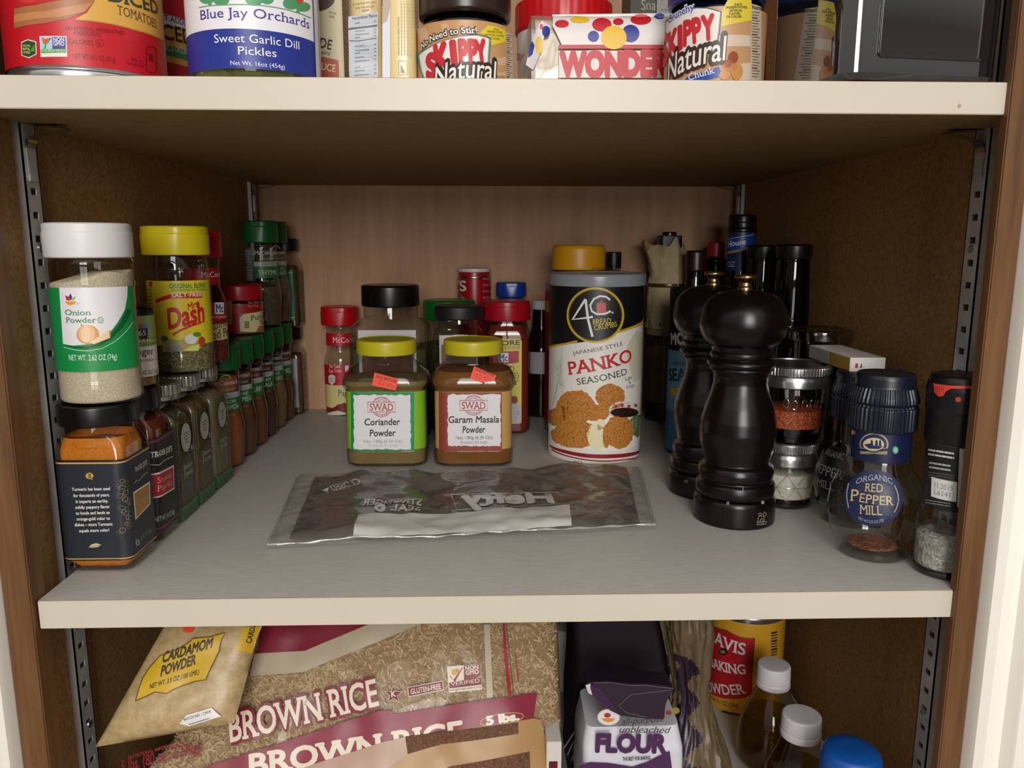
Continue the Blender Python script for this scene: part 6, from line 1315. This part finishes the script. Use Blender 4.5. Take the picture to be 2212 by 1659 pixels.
obj('cup', lathe([(0, 0), (rr_ * .72, 0), (rr_ * .95, hh_), (rr_ * .9, hh_), (rr_ * .7, .002), (0, .002)], .0005), WHITE, wl)
obj('rim', lathe([(rr_ * .95, hh_), (rr_, hh_ + .001), (rr_, hh_ + .006), (rr_ * .97, hh_ + .007), (rr_, hh_ + .008), (rr_, hh_ + .014), (rr_ * .9, hh_ + .016), (0, hh_ + .016)], .0005), WHITE, wl)

def paper_bag(name, label, cx, cy, secs, mat, nz=.002, sc=25, seed=0):
    r = thing(name, label, 'bag', (cx, cy, ZF)); bm = bmesh.new(); fine = []
    for a, b in zip(secs, secs[1:]):
        for k in range(6): fine.append(tuple(a[i] + (b[i] - a[i]) * k / 6 for i in range(6)))
    fine.append(secs[-1]); loft(fine, 5, True, bm)
    for v in bm.verts:
        if v.co.z > .004: p = v.co * sc + Vector((seed, 0, 0)); v.co += Vector((noise.noise(p), noise.noise(p + Vector((9, 0, 0))), .4 * noise.noise(p + Vector((0, 9, 0))))) * nz
    obj('bag', bm, mat, r, smooth=32); return r
xa, xb = at_y(1247, 1400, .150).x, at_y(1440, 1400, .150).x; pcx = (xa + xb) / 2; wq = xb - xa
db = paper_bag('flour_bag', 'tall dark purple paper bag standing behind the white flour bag', pcx, .185, [(wq * 1.12, .075, .006, .0005, 0, 0), (wq * 1.1, .075, .008, .10, .002, 0), (wq * .96, .065, .008, .15, -.004, .004), (wq * .80, .03, .006, .195, -.012, .010), (wq * .74, .006, .002, .215, -.014, .012)], M('#1f131c', .75, 0, .25), .0022, 22)
L = Lab(Flat((pcx - wq * .3, .146, ZF))).z(*ZF_)
for k in range(3): L.l([(170 + 40 * k, 1470 + 60 * k), (260 + 20 * k, 1330 + 50 * k), (330 + 14 * k, 1240 + 40 * k), (380, 1180 + 40 * k)], 16 - 3 * k, '#6e6a68', 1)
L.build('printed_pattern', db)
xa, xb = at_y(1405, 1400, .255).x, at_y(1500, 1400, .255).x
wp = paper_bag('paper_sack', 'cream paper sack at the back between the dark bag and the crumpled brown bag', (xa + xb) / 2, .285, [(xb - xa, .05, .005, .0005, 0, 0), ((xb - xa), .05, .006, .12, 0, 0), ((xb - xa) * .9, .03, .005, .17, 0, 0), ((xb - xa) * .85, .006, .002, .205, 0, 0)], M('#b5a888', .6), .0018, 30)
L = Lab(Flat(((xa + xb) / 2, .2575, ZF))).z(*ZF_); L.r(1095, 330, 1125, 410, '#2c4a8a', 0); L.r(1150, 525, 1245, 620, '#6a1c20', 0); L.r(1200, 640, 1250, 720, '#1c4a2c', 0); L.build('printed_marks', wp)

yf = .070; xa, xb = at_y(1262, 1620, yf).x, at_y(1478, 1620, yf).x; fcx = (xa + xb) / 2; wf = xb - xa; zt_ = hz(1360, 1545, yf + .02)
fb = thing('flour_bag', 'white and purple flour bag with rolled open top', 'bag', (fcx, yf + .030, ZF)); hf = zt_ - ZF
secs = [(wf * 1.04, .058, .004, .0005, 0, 0), (wf * 1.04, .060, .005, hf * .5, 0, 0), (wf * 1.0, .060, .006, hf * .85, 0, 0), (wf * .93, .052, .006, hf, .0, .002)]
bm = bmesh.new(); fine = []
for a, b in zip(secs, secs[1:]):
    for k in range(8): fine.append(tuple(a[i] + (b[i] - a[i]) * k / 8 for i in range(6)))
loft(fine + [secs[-1]], 6, True, bm)
for v in bm.verts:
    if v.co.z > .004: v.co.x += .0014 * noise.noise(v.co * 45); v.co.y += .0010 * noise.noise(v.co * 60 + Vector((5, 0, 0)))
obj('bag', bm, speck('white_flour_paper', [(.3, '#c9c8d2'), (.7, '#d8d6de')], 30, rough=.55, bmp=.1), fb, smooth=32)
SF = Flat((fcx, yf - .0002, ZF), bulge=lambda u, v: .0012); L = Lab(SF).z(*ZF_); PU = '#4a2450'
L.t('all-purpose', 748, 1228, 1165, 1192, 66, '#2c242c', 2, shear=.35); L.t('unbleached', 724, 1302, 1218, 1308, 66, '#2c242c', 2, shear=.35)
L.t('FLOUR', 486, 1490, 1195, 1500, 175, PU, 3, bold=.055); L.t('THE BEST FOR BAKING', 764, 1588, 1038, 1572, 36, '#2c242c', 2, bold=.02); L.ring(1140, 1445, 13, 16, 3, '#4a444c', 2, 12)
L.p([(300, 1700), (320, 1636), (440, 1600), (620, 1608), (860, 1645), (1000, 1600), (1120, 1540), (1232, 1488), (1260, 1700)], PU, 1); L.e(622, 1150, 112, 82, '#d8d4d0', 1); L.ring(622, 1150, 112, 82, 7, '#9a948c', 2); L.p([(552, 1160), (690, 1160), (660, 1192), (620, 1200), (580, 1190)], '#d08a2c', 2); L.e(610, 1130, 34, 24, '#a83038', 2)
L.e(1290, 1085, 40, 32, '#8a7a2c', 1); L.e(1220, 1105, 30, 24, '#8a2c28', 1); L.build('label', fb)
rp = [(386, 830), (440, 806), (620, 800), (830, 826), (1000, 825), (1150, 838), (1282, 862), (1240, 940), (1200, 1010), (1185, 1100), (1185, 1180), (1050, 1180), (900, 1165), (740, 1145), (640, 1090), (520, 1000), (440, 920)]
def roll(pts, ybase, th, mat, name, wv):
    bm = bmesh.new(); P = [at_y(x * .2164 + 1180, y * .2164 + 1300, ybase) for x, y in pts]
    vs = [bm.verts.new(p - fb.location) for p in P]; f = bm.faces.new(vs); r = bmesh.ops.extrude_face_region(bm, geom=[f])
    for v in [g for g in r['geom'] if isinstance(g, bmesh.types.BMVert)]: v.co.y += th
    bmesh.ops.recalc_face_normals(bm, faces=bm.faces); bmesh.ops.bevel(bm, geom=bm.edges[:], offset=.0012, segments=2, affect='EDGES')
    return obj(name, bm, mat, fb, smooth=40)
roll(rp, yf - .004, .020, M('#241226', .5), 'rolled_top', 0)
L = Lab(Flat((fcx, yf - .0042, ZF))).z(*ZF_); L.l([(470, 808), (640, 806), (830, 832), (1000, 832), (1270, 864)], 10, '#5a4a60', 1); L.l([(1010, 905), (845, 925), (720, 1035), (800, 1105), (1000, 1150)], 6, '#6a5a6a', 1); L.l([(1010, 905), (1240, 880)], 6, '#6a5a6a', 1)
L.p([(450, 830), (520, 850), (620, 960), (740, 1130), (640, 1085), (520, 990), (455, 920)], '#3a1c40', 1); L.p([(390, 832), (440, 812), (440, 860), (460, 930), (420, 910)], '#c8c4c6', 2); L.build('fold_lines', fb)

xx, rr_ = pl(1470, 1560, 1500, .100)
cb_ = thing('plastic_bag', 'crumpled brown plastic bag between the flour bag and the baking powder', 'bag', (xx + .005, .112, ZF))
bm = bmesh.new(); nu, nv = 96, 90; g = []
for j in range(nv):
    v = j / (nv - 1); z = v * .190; wid = .022 * (1 - .45 * v) + .004 * math.sin(v * 9); rw = []
    for i in range(nu):
        a = 2 * PI * i / nu; d = Vector((math.cos(a) * 1.9, math.sin(a) * 1.9, v * 2.2)); q = wid * (1 + .30 * noise.noise(d) + .16 * (1 - 2 * abs(noise.noise(d * 2.4))) + .05 * (1 - 2 * abs(noise.noise(d * 4.0 + Vector((0, 0, v * 2))))))
        rw.append(bm.verts.new((q * math.cos(a) - .010 * v, q * .95 * math.sin(a) + .02 * v, z)))
    g.append(rw)
for j in range(nv - 1):
    for i in range(nu):
        f = bm.faces.new((g[j][i], g[j][(i + 1) % nu], g[j + 1][(i + 1) % nu], g[j + 1][i])); a = (i + .5) / nu
        f.material_index = 1 if .56 < a + .05 * math.sin(j * .5) < .72 and .2 < j / nv < .72 else 0
bm.faces.new(g[0][::-1]); bm.faces.new(g[-1])
obj('bag', bm, [M('#62523b', .36, 0, .45), M('#2a1a28', .32, 0, .45)], cb_, smooth=75)

yb_ = .275; xx, rr_ = pl(1530, 1684, 1450, yb_); zt_ = hz(1606, 1350, yb_ - rr_)
bp = thing('baking_powder_tin', 'yellow and red tin of baking powder behind the clear bottles', 'tin', (xx, yb_, ZF)); h_ = zt_ - ZF + .004
obj('body', lathe([(0, 0), (rr_ - .001, 0), (rr_, .002), (rr_, h_ - .004), (0, h_ - .004)], .0008, 56), M('#cf9a28', .32), bp)
obj('lid', lathe([(rr_ - .001, h_ - .0045), (rr_ + .0006, h_ - .004), (rr_ + .0006, h_ + .001), (rr_ - .001, h_ + .003), (rr_ - .003, h_ + .0035), (rr_ - .004, h_ + .001), (0, h_ + .001)], .0006, 56), TIN, bp)
L = Lab(Rev(xx, yb_, rr_)).z(*ZQ); L.p([(120, 140), (165, 150), (270, 190), (360, 236), (452, 240), (440, 420), (430, 606), (380, 630), (240, 628), (170, 600), (110, 570)], '#b01822', 0); L.l([(165, 146), (270, 186), (360, 232), (454, 236), (440, 420), (432, 608)], 5, '#2c2018', 1)
L.t('DAVIS', 190, 258, 392, 348, 78, '#dcd6d4', 2, suf='AVIS', serif=True, bold=.02); L.e(250, 325, 30, 25, '#2c1614', 1); L.t('OK', 234, 334, 266, 336, 18, '#c8a83a', 2, bold=.03); L.t('BAKING', 185, 428, 398, 470, 62, '#dcd6d4', 2, suf='AKING', serif=True, bold=.02)
L.t('Double Acting', 245, 482, 346, 506, 28, '#7a2a2a', 2, suf='Acting', serif=True); L.t('POWDER', 250, 604, 400, 594, 66, '#dcd6d4', 2, suf='DER', serif=True, bold=.02); L.t('NET WT 8.1 OZ (230g)', 245, 672, 350, 690, 26, '#2c2418', 2, suf='OZ (230g)')
L.l([(240, 712), (380, 738), (470, 735)], 14, '#2c2418', 1)
for k in range(9): L.l([(560, 205 + k * 18), (600, 196 + k * 18)], 7 if k % 3 else 12, '#2c2c28', 1)
L.build('label', bp)

def oil_bottle(label, cu0, cu1, v0, v1, y, rb_, group):
    x, rc = pl(cu0, cu1, (v0 + v1) / 2, y); zt, zc = hz((cu0 + cu1) / 2, v0 + 14, y), hz((cu0 + cu1) / 2, v1 - 8, y - rc)
    r = thing('oil_bottle', label, 'bottle', (x, y, ZF), group=group); a, c = zt - ZF, zc - ZF
    pr = [(0, .0006), (rb_ - .004, 0), (rb_, .004), (rb_, c - .062), (rb_ * .97, c - .048), (rb_ * .86, c - .030), (rb_ * .62, c - .014), (rc * .98, c - .006), (rc * .92, c)]
    obj('body', lathe(pr, .004, 56), clear('#efe9d8', .06, .02), r)
    obj('contents', lathe([(0, .0015)] + [(max(q - .0014, .001), z + .001) for q, z in pr[1:6]] + [(0, c - .030)], .003, 44), clear('#e0cf98', .03, .02, .4, .06, '#a88a4a'), r)
    obj('lid', lathe([(rc * .93, c - .0012), (rc, c - .001), (rc, c + .0035), (rc * .95, c + .0042), (rc * .95, c + .005), (rc * .98, c + .0058), (rc * .96, a - .001), (rc * .88, a), (0, a)], .0008, ribs=(60, .0003, c + .006, a - .002)), M('#d6d2d4', .4), r); return r
oil_bottle('clear bottle with white screw cap, in front of the baking powder tin', 1635, 1706, 1420, 1505, .1800, .0290, None)
oil_bottle('clear bottle with white screw cap, nearest one, right of the crumpled bag', 1688, 1772, 1528, 1620, .1130, .0290, None)
xx, rr_ = pl(1775, 1902, 1640, .0450); zt_ = hz(1838, 1616, .0450)
bc = thing('bottle', 'bottle with wide bright blue cap at the bottom edge of the picture', 'bottle', (xx, .0450, ZF)); h_ = zt_ - ZF
obj('body', lathe([(0, 0), (.027, 0), (.028, .003), (.028, h_ - .050), (rr_ * .95, h_ - .032), (rr_ * .93, h_ - .028)], .003, 48), M('#d8d4c8', .35), bc)
obj('lid', lathe([(rr_ * .96, h_ - .030), (rr_, h_ - .029), (rr_ * .97, h_ - .006), (rr_ * .86, h_ - .001), (rr_ * .5, h_ + .001), (0, h_ + .0012)], .002, 56), M('#0a4fa0', .4), bc)
